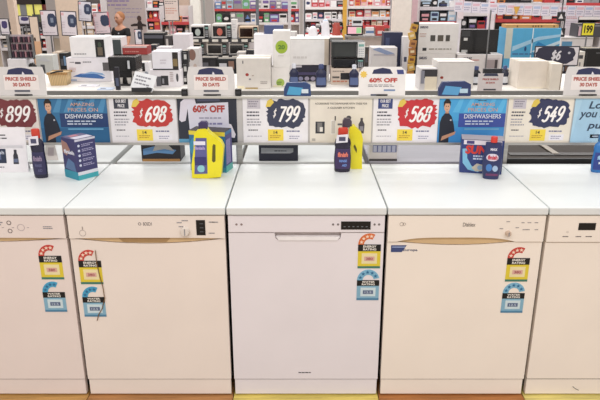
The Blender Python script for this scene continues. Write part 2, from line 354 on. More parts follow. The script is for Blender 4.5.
# 5
d = dishwasher(2, 'white dishwasher furthest right, cut by the frame, with a small black display', ENAMEL4, ENAMEL, .704)
b = MB(); b.box(xf(578, 226, 2), xf(595, 226, 2), -.0065, -.004, zf(229.5), zf(222.5), BLACK); b.build('display', d)
b = MB()
for px in (565, 578, 588): lines(b, xf(px - 3, 236, 2), xf(px + 5, 236, 2), zf(237), zf(235), 1, -.0055, '#6d6668', px)
ring(b, xf(567, 231, 2), zf(231.5), -.0056, .004, '#a89c96', .001)
b.tube([(xf(573, 387, 2), .003, zf(387)), (xf(576, 389, 2), .003, zf(389.3)), (xf(579, 390, 2), .003, zf(390.6))], .0012, '#3a3230')
b.build('panel_markings', d)

BLID = mat('#c8cbca', .5, 0, 'enamel')
# back row, standing back to back with the front row
def back_unit(x0, x1, lid, label, z=.845, front='#e9e6e4', group=None):
    root = thing('dishwasher', label, 'dishwasher', ((x0 + x1) / 2, .64, 0)); h = (x1 - x0) / 2 - .004
    b = MB(); b.box(-h + .008, h - .008, .01, .55, .06, z - .03, front); b.build('body', root)
    b = MB(); b.box(-h, h, 0, .585, z - .028, z, lid); b.build('lid', root, bevel=.004)
    b = MB(); b.box(-h, h, .552, .58, .07, z - .03, front); b.build('door', root, bevel=.003)
    b = MB(); b.box(-h + .02, h - .02, .02, .54, .0085, .06, DARK); b.build('kick_plate', root)
    return root
back_unit(-2.12, -1.522, BLID, 'back row white dishwasher furthest left behind the leaning leaflet')
back_unit(-1.51, -.915, BLID, 'back row white dishwasher behind the tilted blue tablet box')
back_unit(-.893, -.31, BLID, 'back row white dishwasher behind the yellow jug')
back_unit(-.30, .285, BLID, 'back row pale dishwasher behind the dark red-capped bottle')
back_unit(.30, .93, mat('#a3a1a9', .5, .0, 'brushed'), 'back row dishwasher with a silvery grey top')
BR = mat('#3f362f', .6, .0, 'brushed'); BR.node_tree.nodes['Principled BSDF'].inputs['Specular IOR Level'].default_value = .15
r5 = back_unit(.945, 1.50, BR, 'back row dishwasher with a dark brown metal top', z=.86, front='#3c3a3c')
b = MB()
b.box(-.24, .24, .05, .10, .86, .864, '#3c3733'); b.box(-.12, .10, .3, .40, .86, .863, '#4d463f'); b.box(-.03, .0, .07, .36, .864, .867, '#a79c8e'); b.build('top_trim', r5)
b = MB(); b.box(-.275, .275, -.012, .002, .82, .862, mat('#121212', .5)); b.box(-.275, .275, -.013, -.004, .79, .82, mat('#5c5a5c', .5)); b.build('rear_strip', r5)
back_unit(1.515, 2.12, BLID, 'back row white dishwasher furthest right')

# wooden stands under the front row
def stand(i, col, label, open_=False, dz=0):
    root = thing('wooden_stand', label, 'stand', (i * PIT, 0, FLOOR))
    H = -FLOOR
    b = MB(); b.box(-.301, .301, -.03, 1.24, H - .016, H + .008, mat(col, .6, 0, 'wood')); b.build('deck', root, bevel=.002)
    for x in (-.285, .245):
        b = MB(); b.box(x, x + .04, -.022, 1.2, 0, H - .016, mat(col, .6, 0, 'wood')); b.build('runner', root)
    b = MB(); b.box(-.245, .245, .02 if open_ else -.02, .04 if open_ else 0, .004, H - .022, mat('#241b12' if open_ else col, .8, 0, 'wood')); b.build('front_board_or_opening_shade', root)  # open stands: dark set-back board painted as the shade inside the opening
stand(-2, '#c79a58', 'tan wooden stand under the furthest left dishwasher'); stand(-1, '#b98450', 'brown wooden stand with a dark opening under the dial dishwasher', True)
stand(0, '#e3cf6e', 'pale yellow wooden stand under the middle dishwasher'); stand(1, '#b5763f', 'reddish brown wooden stand under the stickered dishwasher', True); stand(2, '#e8d982', 'pale yellow wooden stand under the furthest right dishwasher')

# ------------------------------------------------------------------ sign rail
RY = .612; RB, RT = atY(300, 143.5, RY).z, atY(300, 97, RY).z
rail = thing('sign_rail', 'long aluminium sign rail running above the backs of the dishwashers', 'sign rail', (0, RY, 0))
RW = 1.75
b = MB(); b.box(-RW, RW, .004, .010, RB, RT, mat('#c6c3c0', .5)); b.build('back_plate', rail)
b = MB(); b.box(-RW, RW, -.006, .026, RT, RT + .004, mat('#cfccc4', .4, .2, 'brushed')); b.box(-RW, RW, -.008, -.004, RT - .006, RT + .004, mat('#cfccc4', .4, .2, 'brushed')); b.build('top_channel', rail, bevel=.001)
b = MB(); b.box(-RW, RW, -.008, .014, RB - .006, RB, ALU); b.box(-RW, RW, -.008, -.005, RB, RB + .006, ALU); b.build('bottom_channel', rail, bevel=.001)
for px in (239.5, -40, 640, 506):
    x = atY(px, 150, RY).x
    b = MB(); b.box(x - .012, x + .012, .010, .022, .0085, RT, ALU); b.box(x - .016, x - .012, .010, .022, .0085, RT, STEEL); b.build('upright', rail)
def sx_(px, py=120): return atY(px, py, RY).x
SY = .0           # sign front surface, local
def sign(name, label, px0, px1, col, draw, px0b=None, group=None, t=.003, cat='sign'):
    x0, x1 = sx_(px0), sx_(px1); root = thing(name, label, cat, ((x0 + x1) / 2, RY, RB + .0008), group=group)
    W = x1 - x0; H = RT - RB - .003
    b = MB(); b.box(-W / 2, W / 2, SY, SY + t, .001, H, C_(col)); b.build('card', root)
    p = MB(); draw(p, W, H); p.build('print', root)
    return root
class U:      # draws in 0..1 card units
    def __init__(s, b, W, H): s.b = b; s.W = W; s.H = H; s.y = SY - .0004
    q = None
    def X(s, u):
        if s.q is not None: u = s.q + (u - s.q) * .78
        return (u - .5) * s.W
    def Z(s, v): return v * s.H
    def r(s, u0, v0, u1, v1, c, k=0): s.b.box(s.X(u0), s.X(u1), s.y - .0004 * (k + 1), s.y + .0004, s.Z(v0), s.Z(v1), c)
    def t(s, t, u0, v0, u1, v1, c, bold=.02, sh=0, k=2): s.b.text(t, s.X(u0), s.X(u1), s.Z(v0), s.Z(v1), s.y - .0004 * (k + 1), c, bold, sh)
    def l(s, u0, v0, u1, v1, n, c, k=0, seed=1): lines(s.b, s.X(u0), s.X(u1), s.Z(v0), s.Z(v1), n, s.y - .0004 * k, C_(c), seed)
    def p(s, P, c, k=0): s.b.prism([(s.X(a), s.Z(q)) for a, q in P], s.y - .0004 * (k + 1), s.y, c)
    def e(s, u, v, ru, rv, c, k=0): s.p([(u + ru * math.cos(a * math.pi / 9), v + rv * math.sin(a * math.pi / 9)) for a in range(18)], c, k)
def price(num, col, best=None, shift=0, cream=False, seed=1):
    def f(b, W, H):
        u = U(b, W, H); s = shift
        if best: u.r(.07, .76, .29, .99, best); u.t('OUR BEST', .10, .89, .26, .96, '#e8e6ea', .03); u.t('PRICE', .13, .79, .23, .86, '#e8e6ea', .03)
        else: u.r(.07, .76, .27, .97, '#c9c4cc'); u.l(.09, .79, .25, .94, 3, '#8a8794', 1)
        u.l(.06, .58, .28, .72, 2, '#55555f', 0, seed); u.l(.06, .38, .3, .56, 3, '#a5a3ab', 0, seed + 1); u.l(.08, .27, .24, .32, 1, '#3c3c46', 0, seed + 2); u.l(.06, .14, .3, .18, 1, '#b5b3ba', 0, seed + 3)
        b.prism(blob(u.X(.635 + s), u.Z(.66), W * .60, H * .60, seed, 46, .10), u.y - .0008, u.y, col)
        u.p([(.33 + s, .80), (.36 + s, .93), (.42 + s, .98), (.46 + s, .90), (.40 + s, .80)], '#e3c95a', 2)
        strokes(b, '$', u.X(.435 + s), u.X(.51 + s), u.Z(.58), u.Z(.75), u.y - .002, '#f6f2f0', .0032); strokes(b, num, u.X(.51 + s), u.X(.87 + s), u.Z(.49), u.Z(.80), u.y - .002, '#fbf8f6', .0095)
        u.r(.38, .06, .62, .31, '#f0d648'); u.t('14', .47, .21, .53, .28, '#4a4030', .02); u.l(.41, .11, .59, .19, 2, '#b58d2c', 1)
        u.l(.67, .24, .92, .30, 1, '#6b6f93', 0, 9); u.r(.68, .07, .91, .20, '#eceaf0'); u.l(.71, .09, .88, .18, 2, '#9a9ab0', 1)
    return f
def dish_promo(side='l'):
    def f(b, W, H):
        u = U(b, W, H); L = side == 'l'
        u.r(0, .5, 1, 1, '#35729e' if L else '#4aa6dc'); u.r(0, 0, 1, .34, '#2c6490' if L else '#3f8fd0', 0)
        u.r(.3, .36, 1, .66, '#26406f' if L else '#3a50a0', 1)
        for k in range(5): u.p([(.2 + .16 * k, .68), (.3 + .16 * k, .68), (.36 + .16 * k, .98), (.3 + .16 * k, .98)], '#4f8fba' if L else '#5fb8e6', 1)
        u.l(.57, .92, .70, .95, 1, '#16233c', 3); u.t('AMAZING', .47, .82, .82, .89, '#cfa99a', .01, 0, 4); u.t('PRICES ON', .43, .70, .87, .78, '#c9a79c', .01, 0, 4)
        u.t('DISHWASHERS', .38, .55, .93, .645, '#dfe6f0', .012, 0, 4)
        u.l(.40, .40, .85, .52, 2, '#c9d6e8', 4); u.r(.4, .30, .92, .335, '#6aa7cd', 2)
        # printed portrait of a shop assistant in a dark polo shirt, arms folded
        q = .13 if side == 'l' else .10; u.q = q
        u.p([(q - .10, .02), (q - .10, .45), (q - .07, .58), (q + .0, .68), (q + .06, .67), (q + .12, .59), (q + .17, .42), (q + .20, .24), (q + .09, .2), (q + .09, .02)], '#1d2230', 3)
        u.p([(q - .06, .06), (q + .2, .20), (q + .22, .27), (q - .04, .16)], '#c08f74', 4)
        u.p([(q - .01, .66), (q + .06, .66), (q + .055, .74), (q + .0, .74)], '#c08f72', 4)
        u.e(q + .02, .80, .058, .105, '#d6a98c', 5)
        u.p([(q - .045, .80), (q - .05, .90), (q - .01, .97), (q + .05, .965), (q + .085, .90), (q + .075, .82), (q + .06, .875), (q - .02, .875)], '#241c1a', 6)
        u.e(q, .815, .008, .012, '#2a211f', 6); u.e(q + .04, .815, .008, .012, '#2a211f', 6); u.r(q + .005, .735, q + .035, .745, '#8e4f48', 6)
        u.r(q + .09, .50, q + .12, .53, '#c9ccd6', 5)
    return f
sign('price_sign', 'cream price sign with maroon splash reading $899', -36, 38.5, '#e9e2da', price('899', '#7b3a3f', '#44496b', .05, seed=4))
sign('promotion_sign', 'blue promotion sign beside the $899 price with a printed assistant', 40, 108, '#3577a6', dish_promo('l'))
sign('price_sign', 'white price sign with red splash reading $698, left of the 60% OFF sign', 110.5, 177, '#e9e7ea', price('698', '#c23a36', '#3a3d49', .0, seed=7))
def off(b, W, H):
    u = U(b, W, H); u.r(0, 0, 1, 1, '#2b2f3c'); u.r(.0, .0, .18, .1, '#5fa3c6', 1)
    u.p([(.02, .52), (.06, .9), (.12, .97), (.3, .98), (.32, .86), (.18, .8), (.13, .5), (.06, .47)], '#dcd8e4', 1)
    u.p([(.97, .2), (.9, .42), (.8, .46), (.75, .3), (.8, .16), (.95, .12)], '#e0dbe2', 1)
    u.p([(.2, .1), (.17, .86), (.86, .9), (.86, .1)], '#dcdbe8', 2); u.r(.34, .92, .72, 1, '#4b5068', 3)
    u.t('60% OFF', .26, .68, .80, .84, '#b2453f', .045, 0, 4); u.l(.36, .52, .76, .60, 1, '#a9a7b9', 3); u.l(.34, .30, .78, .48, 2, '#8886ac', 3, 4)
sign('discount_sign', 'purple-grey sign reading 60% OFF behind the yellow jug', 178, 237, '#d5d2dc', off)
sign('price_sign', 'white price sign with navy splash reading $799', 243, 308, '#efedf0', price('799', '#3a3f57', None, .02, seed=11))
def acc(b, W, H):
    u = U(b, W, H); u.r(.005, .01, .995, .99, '#ebe4d6', -1); u.t('ACCESSORISE THE DISHWASHER WITH THESE FOR', .08, .85, .92, .89, '#5d5a55', .01); u.t('A CLEANER KITCHEN', .28, .76, .72, .80, '#6b6862', .01)
    u.r(.09, .22, .24, .48, '#35353a'); u.r(.12, .26, .2, .46, '#7c7a78', 1); u.r(.16, .26, .21, .36, '#ece8e0', 2)
    u.r(.34, .2, .42, .52, '#f4f1ea'); u.r(.35, .22, .41, .50, '#cfcac2', 1); u.r(.40, .5, .42, .6, '#3c3c40')
    u.r(.45, .40, .53, .44, '#6a6a70'); u.r(.60, .24, .66, .50, '#c8c6c4'); u.e(.63, .56, .04, .05, '#4c4a50')
    u.p([(.80, .22), (.79, .42), (.82, .5), (.82, .56), (.86, .56), (.86, .5), (.89, .42), (.88, .22)], '#4a4650'); u.r(.81, .28, .87, .38, '#8c8a98', 1)
    u.r(.03, .05, .09, .11, '#b9b4aa')
sign('accessory_sign', 'cream sign with small pictures of dishwasher accessories', 310, 371.5, '#ebe4d6', acc)
sign('price_sign', 'red-splashed price sign reading $568 directly right of the cream accessory sign', 373, 438, '#efedf1', price('568', '#c8323a', '#3c4a80', .04, seed=15))
sign('promotion_sign', 'bright blue promotion sign between the $568 and $549 prices', 438.5, 505, '#3f9ad0', dish_promo('r'))
sign('price_sign', 'cream price sign with navy splash reading $549', 507, 571.5, '#eee7d8', price('549', '#34395c', None, .02, seed=18))
def looks(b, W, H):
    u = U(b, W, H); c = '#33465e'; u.p([(0, 0), (.3, 0), (.5, 1), (.1, 1)], '#a9d0e8')
    u.t('Looks like', .20, .76, 1.02 * .95, .92, c, .02, .2); u.t('you and your', .08, .52, .97, .74, c, .02, .2); u.t('purchase', .22, .28, .93, .48, c, .02, .2)
    u.r(.28, .12, .78, .2, '#3a4760'); u.l(.31, .14, .75, .18, 1, '#c9dbea', 1)
sign('message_sign', 'light blue sign with dark slanted words at the right frame edge', 573, 642, '#b4d9ee', looks)

# cards and packets standing on the top of the rail
TZ = RT + .0045
def topcard(px0, px1, py0, kind, label, tall=0, back=.02, on=None, yw=RY + .012, py1=95.5):
    a, c = atY(px0, py1, yw), atY(px1, py1, yw); z0 = TZ if on is None else on; H = atY(px0, py0, yw).z - z0; W = c.x - a.x
    root = thing('promotion_card', label, 'card', ((a.x + c.x) / 2, yw, z0))
    tilt = Matrix.Rotation(-.05, 4, 'X')
    p = MB(tilt)
    if kind == 'shield':
        k = MB(tilt); k.prism([(-W / 2, .0), (W / 2, 0), (W / 2, H * .72), (W * .46, H), (-W * .46, H), (-W / 2, H * .72)], 0, .003, '#dcdad9'); k.build('card', root)
        n = 12; P = [(-W * .28, H * .74)] + [(-W * .24 + W * .48 * i / n, H * (.9 + .07 * math.sin(math.pi * i / n))) for i in range(n + 1)] + [(W * .28, H * .74)]
        p.prism(P, -.001, 0, NAVY); p.prism([(W * .03, H * .74), (W * .05, H * .84), (W * .09, H * .74)], -.0016, 0, '#eceaf2')
        p.box(-W * .36, W * .36, -.0008, 0, H * .2, H * .72, '#efe9e6')
        p.text('PRICE SHIELD', -W * .32, W * .32, H * .52, H * .65, -.0018, '#b5564c', .04); p.text('30 DAYS', -W * .18, W * .18, H * .32, H * .45, -.0018, '#b5564c', .04)
        p.box(-W * .16, W * .16, -.0014, 0, H * .13, H * .2, '#5b5f6b'); p.box(-W * .17, W * .2, -.0014, 0, .0, H * .05, '#2b2c33')
    else:
        k = MB(tilt); k.prism([(-W / 2, 0), (W / 2, 0), (W / 2, H * .85), (W * .4, H), (-W * .4, H), (-W / 2, H * .8)], 0, .003, '#f2f0ee'); k.build('card', root)
        p.prism([(-W * .22, H * .76), (-W * .19, H * .9), (-W * .0, H * .97), (W * .16, H * .92), (W * .22, H * .76)], -.001, 0, NAVY)
        p.prism([(W * .32, H * .75), (W * .30, H * .9), (W * .44, H * .9), (W * .46, H * .75)], -.001, 0, '#3f4a86')
        S = [(-W * .40 + (.085 if i % 2 == 0 else .055) * W * math.sin(i * math.pi / 8), H * .74 + (.085 if i % 2 == 0 else .055) * W * math.cos(i * math.pi / 8)) for i in range(16)]
        p.prism(S, -.0012, 0, '#edca5e')
        p.text('60% OFF', -W * .28, W * .32, H * .46, H * .62, -.0018, '#c2473f', .045); lines(p, -W * .3, W * .3, H * .3, H * .4, 2, -.0008, GREYINK, 3)
        p.box(W * .04, W * .28, -.0014, 0, H * .16, H * .22, '#7d94b8'); p.box(-W * .24, W * .04, -.0014, 0, 0, H * .05, '#3b4a66')
    p.build('print', root)
    f = MB(); f.box(-W * .12, W * .12, -.006, .010, 0, .006, DARK); f.build('card_foot', root)
topcard(-1, 47, 67, 'shield', 'PRICE SHIELD card at the left end, above the $899 sign')
topcard(188, 235, 67, 'shield', 'PRICE SHIELD card standing above the 60% OFF sign')
topcard(358.5, 405, 67, 'off', 'white 60% OFF card on the rail above the $568 price')
topcard(563, 611, 67, 'shield', 'PRICE SHIELD card at the right end, above the blue Looks sign')
def railpack(px0, px1, py0, label, c1, c2, c3):
    Yp = RY + .014; a, c = atY(px0, 95, Yp), atY(px1, 95, Yp); H = atY(px0, py0, Yp).z - TZ; W = c.x - a.x
    b = MB(); b.prism([(-W / 2, 0), (W / 2, 0), (W * .48, H * .8), (W * .3, H), (-W * .4, H * .95), (-W / 2, H * .5)], -.012, .012, c1)
    b.prism([(-W * .4, H * .1), (W * .1, H * .05), (W * .2, H * .6), (-W * .3, H * .7)], -.013, -.012, c2); b.box(W * .15, W * .4, -.0132, -.012, H * .2, H * .5, c3)
    b.build('tablet_pack', None, ((a.x + c.x) / 2, Yp, TZ), bevel=.003, label=label, cat='packet')
railpack(284, 311, 82, 'small blue tablet packet on the rail above the $799 price', '#2d4778', '#4fa3cf', '#d9e6ee')
railpack(438, 470, 81, 'navy tablet packet on the rail beside the 60% OFF card', '#2b3a68', '#5aa0d0', '#b8d4e4')
def clip(px, label):
    a = atY(px, 95, RY + .014); b = MB(); b.box(-.014, .014, -.012, .012, 0, .03, BLACK); b.box(-.01, .01, -.016, -.012, .006, .02, '#2c2c30'); b.build('card_clip', None, (a.x, RY + .014, TZ), bevel=.002, label=label, cat='clip')
clip(185, 'black clip left of the middle left PRICE SHIELD card'); clip(238.5, 'black clip right of the middle left PRICE SHIELD card')
# ------------------------------------------------------------------ products standing on the front row
LZ = .846
def poly_at(P, px_ref, py_base, Y, z0=LZ):
    """picture outline -> real outline (metres) about a base point at distance Y"""
    o = atY(px_ref, py_base, Y); o.z = z0; dz = atY(px_ref, py_base, Y).z - z0
    return o, [(atY(a, c, Y).x - o.x, max(0, atY(a, c, Y).z - dz - z0)) for a, c in P]
# leaflet card, far left
g = atZ(14, 172, LZ); root = thing('accessory_card', 'white standing card with product pictures at the left frame edge', 'card', g, rotz=0)
W = .30; Hc = atY(14, 128, g.y).z - LZ
b = MB(Matrix.Rotation(-.12, 4, 'X')); b.box(-.24, .065, 0, .003, 0, Hc, '#eceaee'); b.build('card', root)
b = MB(Matrix.Rotation(-.12, 4, 'X')); lines(b, -.12, .02, Hc * .72, Hc * .86, 2, -.0003, INK, 2, .35)
b.box(-.1, -.028, -.001, 0, Hc * .2, Hc * .52, '#25304a'); b.box(-.09, -.05, -.0014, 0, Hc * .28, Hc * .44, '#5a6288'); b.text('finish', -.085, -.035, Hc * .4, Hc * .48, -.002, '#c9cede', .02)
b.prism([(.002, Hc * .18), (.026, Hc * .18), (.024, Hc * .38), (.02, Hc * .42), (.02, Hc * .5), (.008, Hc * .5), (.008, Hc * .42), (.004, Hc * .38)], -.001, 0, '#2c2c38'); b.box(.004, .024, -.0015, 0, Hc * .22, Hc * .3, '#5f6a86')
lines(b, -.1, -.03, Hc * .08, Hc * .14, 1, -.0003, GREYINK, 3); b.build('print', root)
b = MB(); b.add([(-.2, .006, .12), (.05, .006, .12), (.05, .06, 0), (-.2, .06, 0)], [(0, 1, 2, 3)], '#dddbe0'); b.build('back_strut', root)
def bottle(px, py, label, H, wd, body, cap, lab, kinds='dark', z0=LZ, dp=.6, tiltx=0):
    g = atZ(px, py, z0); g.y += wd * dp * .5; root = thing('rinse_aid_bottle', label, 'bottle', g); r = wd / 2
    nk = H * .80
    prof = [(r * .86, 0), (r * .93, .004), (r * .95, H * .08), (r * .99, H * .2), (r, H * .32), (r * .93, H * .45), (r * .90, H * .56), (r * .96, H * .66), (r * .85, H * .74), (r * .55, nk), (r * .5, H * .83)]
    b = MB(); b.lathe(prof, mat(body, .25), 1, dp, 24); b.build('bottle_body', root)
    b = MB(); b.lathe([(r * .56, H * .82), (r * .58, H * .83), (r * .58, H * .97), (r * .5, H)], mat(cap, .35), 1, dp * 1.2, 20); b.build('cap', root)
    b = MB(); b.patch([(r * .95, H * .08), (r * .99, H * .2), (r, H * .32), (r * .93, H * .45), (r * .90, H * .54)], -62, 62, lab[0], 1, dp)
    wr = (0, 0, r * dp + .0012, r)
    b.text('finish', -r * .6, r * .6, H * .36, H * .47, 0, lab[1], .05, .1, wr)
    b.text('RINSE', -r * .4, r * .5, H * .24, H * .30, 0, lab[2], .05, 0, wr); b.text('AID', -r * .1, r * .5, H * .14, H * .20, 0, lab[2], .05, 0, wr)
    b.build('front_label', root)
    if kinds == 'collar':
        b = MB(); b.prism([(-r * .85, H * .68), (r * .5, H * .70), (r * .55, H * .88), (-r * .75, H * .86)], -r * dp - .004, -r * dp - .002, '#e4e2ea'); b.box(-r * .5, r * .25, -r * dp - .005, -r * dp - .004, H * .73, H * .82, '#4a4a66'); b.build('neck_tag', root)
    return root
def hgt(px, py1, py0):
    g = atZ(px, py1, LZ); return atY(px, py0, g.y + .015).z - LZ
bottle(40, 178.5, 'dark navy bottle with red cap beside the white leaflet card at left', hgt(36, 178.5, 129), .062, '#23233a', '#c9402f', ('#2f2d52', '#8f7f9a', '#5a5a80'), 'collar')
bottle(342.5, 172.5, 'dark bottle with red cap in front of the accessory sign', hgt(342, 172.5, 128), .076, '#211a33', '#c63a26', ('#3b2a58', '#e07a6a', '#6f8fd0'), 'collar', dp=.55)
b_r = bottle(600, 173, 'blue bottle cut by the right frame edge', hgt(596, 172, 134), .07, '#2f74b8', '#3a6fa0', ('#2b3f8a', '#9fc8e8', '#dfe8f4'), dp=.6)
# yellow jug
def jug(P, capP, label, holeP, panelP, pyb, pxr, thick, capc, words=None):
    g = atZ(pxr, pyb, LZ); Y = g.y; o, Q = poly_at(P, pxr, pyb, Y); root = thing('cleaner_bottle', label, 'bottle', o)
    b = MB(); b.prism(Q, 0, thick, mat('#e8dc20', .3), smooth=False); b.build('bottle_body', root, bevel=thick * .16, seg=3)
    _, Q = poly_at(capP, pxr, pyb, Y); b = MB(); b.prism(Q, thick * .22, thick * .78, mat(capc, .4)); b.build('cap', root, bevel=.004, seg=3)
    _, Q = poly_at(holeP, pxr, pyb, Y); b = MB(); b.prism(Q, -.0012, .003, mat('#5a5518', .6)); b.build('handle_slot', root)
    if panelP:
        _, Q = poly_at(panelP, pxr, pyb, Y); b = MB(); b.prism(Q, -.0015, .002, '#5b5a90'); xs = [q[0] for q in Q]; zs = [q[1] for q in Q]; x0, x1, z0, z1 = min(xs), max(xs), min(zs), max(zs)
        b.box(x0 + .004, x1 - .006, -.003, -.0015, z1 - .03, z1 - .014, '#e6e3ee'); b.text('finish', x0 + .006, x1 - .008, z1 - .05, z1 - .036, -.003, '#b9a8d8', .04)
        b.box(x0 + .004, x1 - .005, -.003, -.0015, z0 + .04, z0 + .075, '#33306a'); b.prism(blob((x0 + x1) / 2, z0 + .024, .03, .03, 3, 14), -.003, -.0015, '#8fc8cf'); b.build('front_label', root)
    return root
jug([(192, 178), (191.5, 165), (193.5, 150), (194, 134), (198, 129.5), (206, 129), (209, 133), (221, 142.5), (223.5, 148), (222, 165), (221, 177), (207, 180)],
    [(198, 131), (198, 124), (200, 122.5), (205.5, 122.5), (207, 124.5), (206.5, 131)], 'yellow cleaner jug with purple label on the dial dishwasher',
    [(212, 161), (212.5, 146), (213.5, 144), (215.5, 145), (215.5, 161), (213.7, 162.5)], [(194.5, 174), (195.5, 138), (206.5, 138), (207.5, 173.5)], 178.5, 207, .05, '#3d3560')
jug([(350.5, 172), (351, 150), (349, 132), (350, 127), (354.5, 126), (361.5, 133), (363, 139), (362, 155), (362, 171.5)],
    [(342.5, 128), (343, 121.5), (345, 119), (350, 119), (352, 122), (352, 128)], 'slim yellow bottle behind the dark red-capped bottle',
    [(353.5, 146), (355, 144.5), (357, 149), (356.5, 153), (354.5, 149)], None, 169, 356, .042, '#4a4250')
# boxes of tablets
def rbox(name, label, pxc, pyc, rotd, W, Dp, H, cols, draw=None, cat='box', z0=LZ, bev=.001):
    """pxc, pyc: the base corner/centre of the front face in the picture"""
    g = atZ(pxc, pyc, z0); root = thing(name, label, cat, g, math.radians(rotd))
    b = MB(); b.box(-W / 2, W / 2, 0, Dp, 0, H, cols[0]); b.box(-W / 2 + .001, W / 2 - .001, .001, Dp - .001, H - .0005, H + .0008, cols[1]); b.build('carton', root, bevel=bev)
    if draw: p = MB(); draw(p, W, Dp, H); p.build('print', root)
    return root
def d1(p, W, Dp, H):
    p.box(-W / 2, W / 2, -.001, 0, 0, H * .16, '#3fa9b4'); p.box(-W / 2, W / 2, -.0012, 0, H * .12, H * .2, '#d9dce6'); p.box(-W / 2, W / 2, -.001, 0, H * .95, H, '#c9c8d6')
    for k in range(5): p.disc(-W * .34, H * (.36 + .12 * k), -.0008, W * .055, W * .055, '#cfd6ea'); lines(p, -W * .2, W * .42, H * (.32 + .12 * k), H * (.40 + .12 * k), 2, -.0004, C_('#a9a6c8'), k)
    M = Matrix.Rotation(-math.pi / 2, 4, 'Z'); q = MB(Matrix.Translation((-W / 2, Dp / 2, 0)) @ M)      # left side face
    q.box(-Dp / 2, Dp / 2, -.001, 0, 0, H * .2, '#2c8fa6'); q.prism([(-Dp * .48, H * .93), (-Dp * .1, H * .88), (Dp * .1, H * .72), (-Dp * .2, H * .56), (-Dp * .48, H * .64)], -.001, 0, '#a07a70')
    q.prism([(-Dp * .4, H * .24), (Dp * .4, H * .2), (Dp * .3, H * .42), (-Dp * .1, H * .5)], -.0012, 0, '#56749c'); q.text('finish', -Dp * .35, Dp * .4, H * .62, H * .72, -.002, '#dfe2ee', .04)
    n = len(p.v)
    for f, m in zip(q.f, q.m):
        pass
    off_ = len(p.v); p.v += q.v
    for f, m, s_ in zip(q.f, q.m, q.sm):
        mm = q.slots[m]
        if mm not in p.slots: p.slots.append(mm)
        p.f.append(tuple(i + off_ for i in f)); p.m.append(p.slots.index(mm)); p.sm.append(s_)
    p.box(-W * .42, W * .42, Dp * .5, Dp - .006, H + .001, H + .0016, '#5a5478'); p.box(-W * .42, W * .42, .006, Dp * .46, H + .001, H + .0016, '#c6c2d0'); p.box(-W * .3, W * .1, Dp * .55, Dp - .02, H + .0016, H + .0022, '#b0707a')
rbox('tablet_box', 'dark blue tablet box standing at an angle beneath the blue promotion sign', 89, 178, 52, .098, .100, .176, ('#3a3968', '#4a4a70'), d1)
def d2(p, W, Dp, H):
    p.box(-W / 2, W / 2, -.001, 0, 0, H * .12, '#3a8aa8'); p.box(-W / 2, W / 2, -.001, 0, H * .9, H, '#e2cf4a'); p.disc(W * .3, H * .5, -.0008, W * .16, H * .16, '#7cc4cf'); p.disc(-W * .3, H * .6, -.0008, W * .2, H * .25, '#3f90b8')
    q0 = W / 2
    p.add([(q0 + .001, .004, H * .12), (q0 + .001, Dp - .004, H * .12), (q0 + .001, Dp - .004, H * .92), (q0 + .001, .004, H * .92)], [(0, 1, 2, 3)], '#4a4580')
    for k in range(5): p.box(q0 + .001, q0 + .0016, .01 + .011 * k, .014 + .011 * k, H * .2, H * .8, '#b9b4dc')
    p.box(q0, q0 + .0016, .002, Dp - .002, 0, H * .16, '#58b0a8'); p.box(-W * .5, W * .5, .0, Dp, H + .001, H + .0016, '#3c3a3e')
rbox('tablet_box', 'blue and purple tablet box behind the yellow jug', 208.5, 171.5, -14, .168, .085, .182, ('#2f6fa0', '#4a4a58'), d2)
def d3(p, W, Dp, H):
    n = 14; arc = [(-W * .5 + W * .28 * math.cos(t), H * .95 - H * .85 * math.sin(t) * 1.0) for t in [math.pi / 2 * k / n for k in range(n + 1)]]
    p.prism([(-W * .47, H * .72), (-W * .36, H * .74), (-W * .34, H * .45), (-W * .22, H * .22), (-W * .02, H * .10), (-W * .05, H * .04), (-W * .3, H * .1), (-W * .44, H * .3)], -.001, 0, '#7fbfe0')
    p.text('SUN', -W * .40, W * .12, H * .58, H * .84, -.0022, '#d23a32', .05, .08)
    p.box(-W * .45, W * .45, -.0012, 0, H * .86, H * .99, '#e6e0e8'); p.box(-W * .38, -W * .2, -.0018, 0, H * .88, H * .97, '#45407a'); p.box(W * .1, W * .3, -.0018, 0, H * .88, H * .97, '#45407a')
    lines(p, -W * .2, W * .2, H * .40, H * .56, 2, -.0006, C_('#c9d6ee'), 4, .6)
    p.prism([(-W * .22, H * .16), (-W * .1, H * .3), (W * .06, H * .26), (W * .04, H * .08), (-W * .12, H * .06)], -.0014, 0, '#cfc6b4'); p.disc(-W * .02, H * .18, -.0015, W * .06, W * .06, '#8fb0cf')
    p.box(-W * .5, W * .5, .0, Dp, H + .001, H + .0016, '#a9a2a8'); lines(p, -W * .4, W * .4, H * 1.0, H * 1.0, 1, 0, GREYINK)
    p.add([(W / 2 + .001, .0, 0), (W / 2 + .001, Dp, 0), (W / 2 + .001, Dp, H), (W / 2 + .001, .0, H)], [(0, 1, 2, 3)], '#56619e')
    p.box(W / 2, W / 2 + .002, .01, Dp - .01, H * .04, H * .4, '#9cc9dc')
rbox('tablet_box', 'wide navy tablet box with red lettering on the stickered dishwasher', 480, 173.5, -12, .178, .095, .150, ('#2c3f7c', '#a9a2a8'), d3)
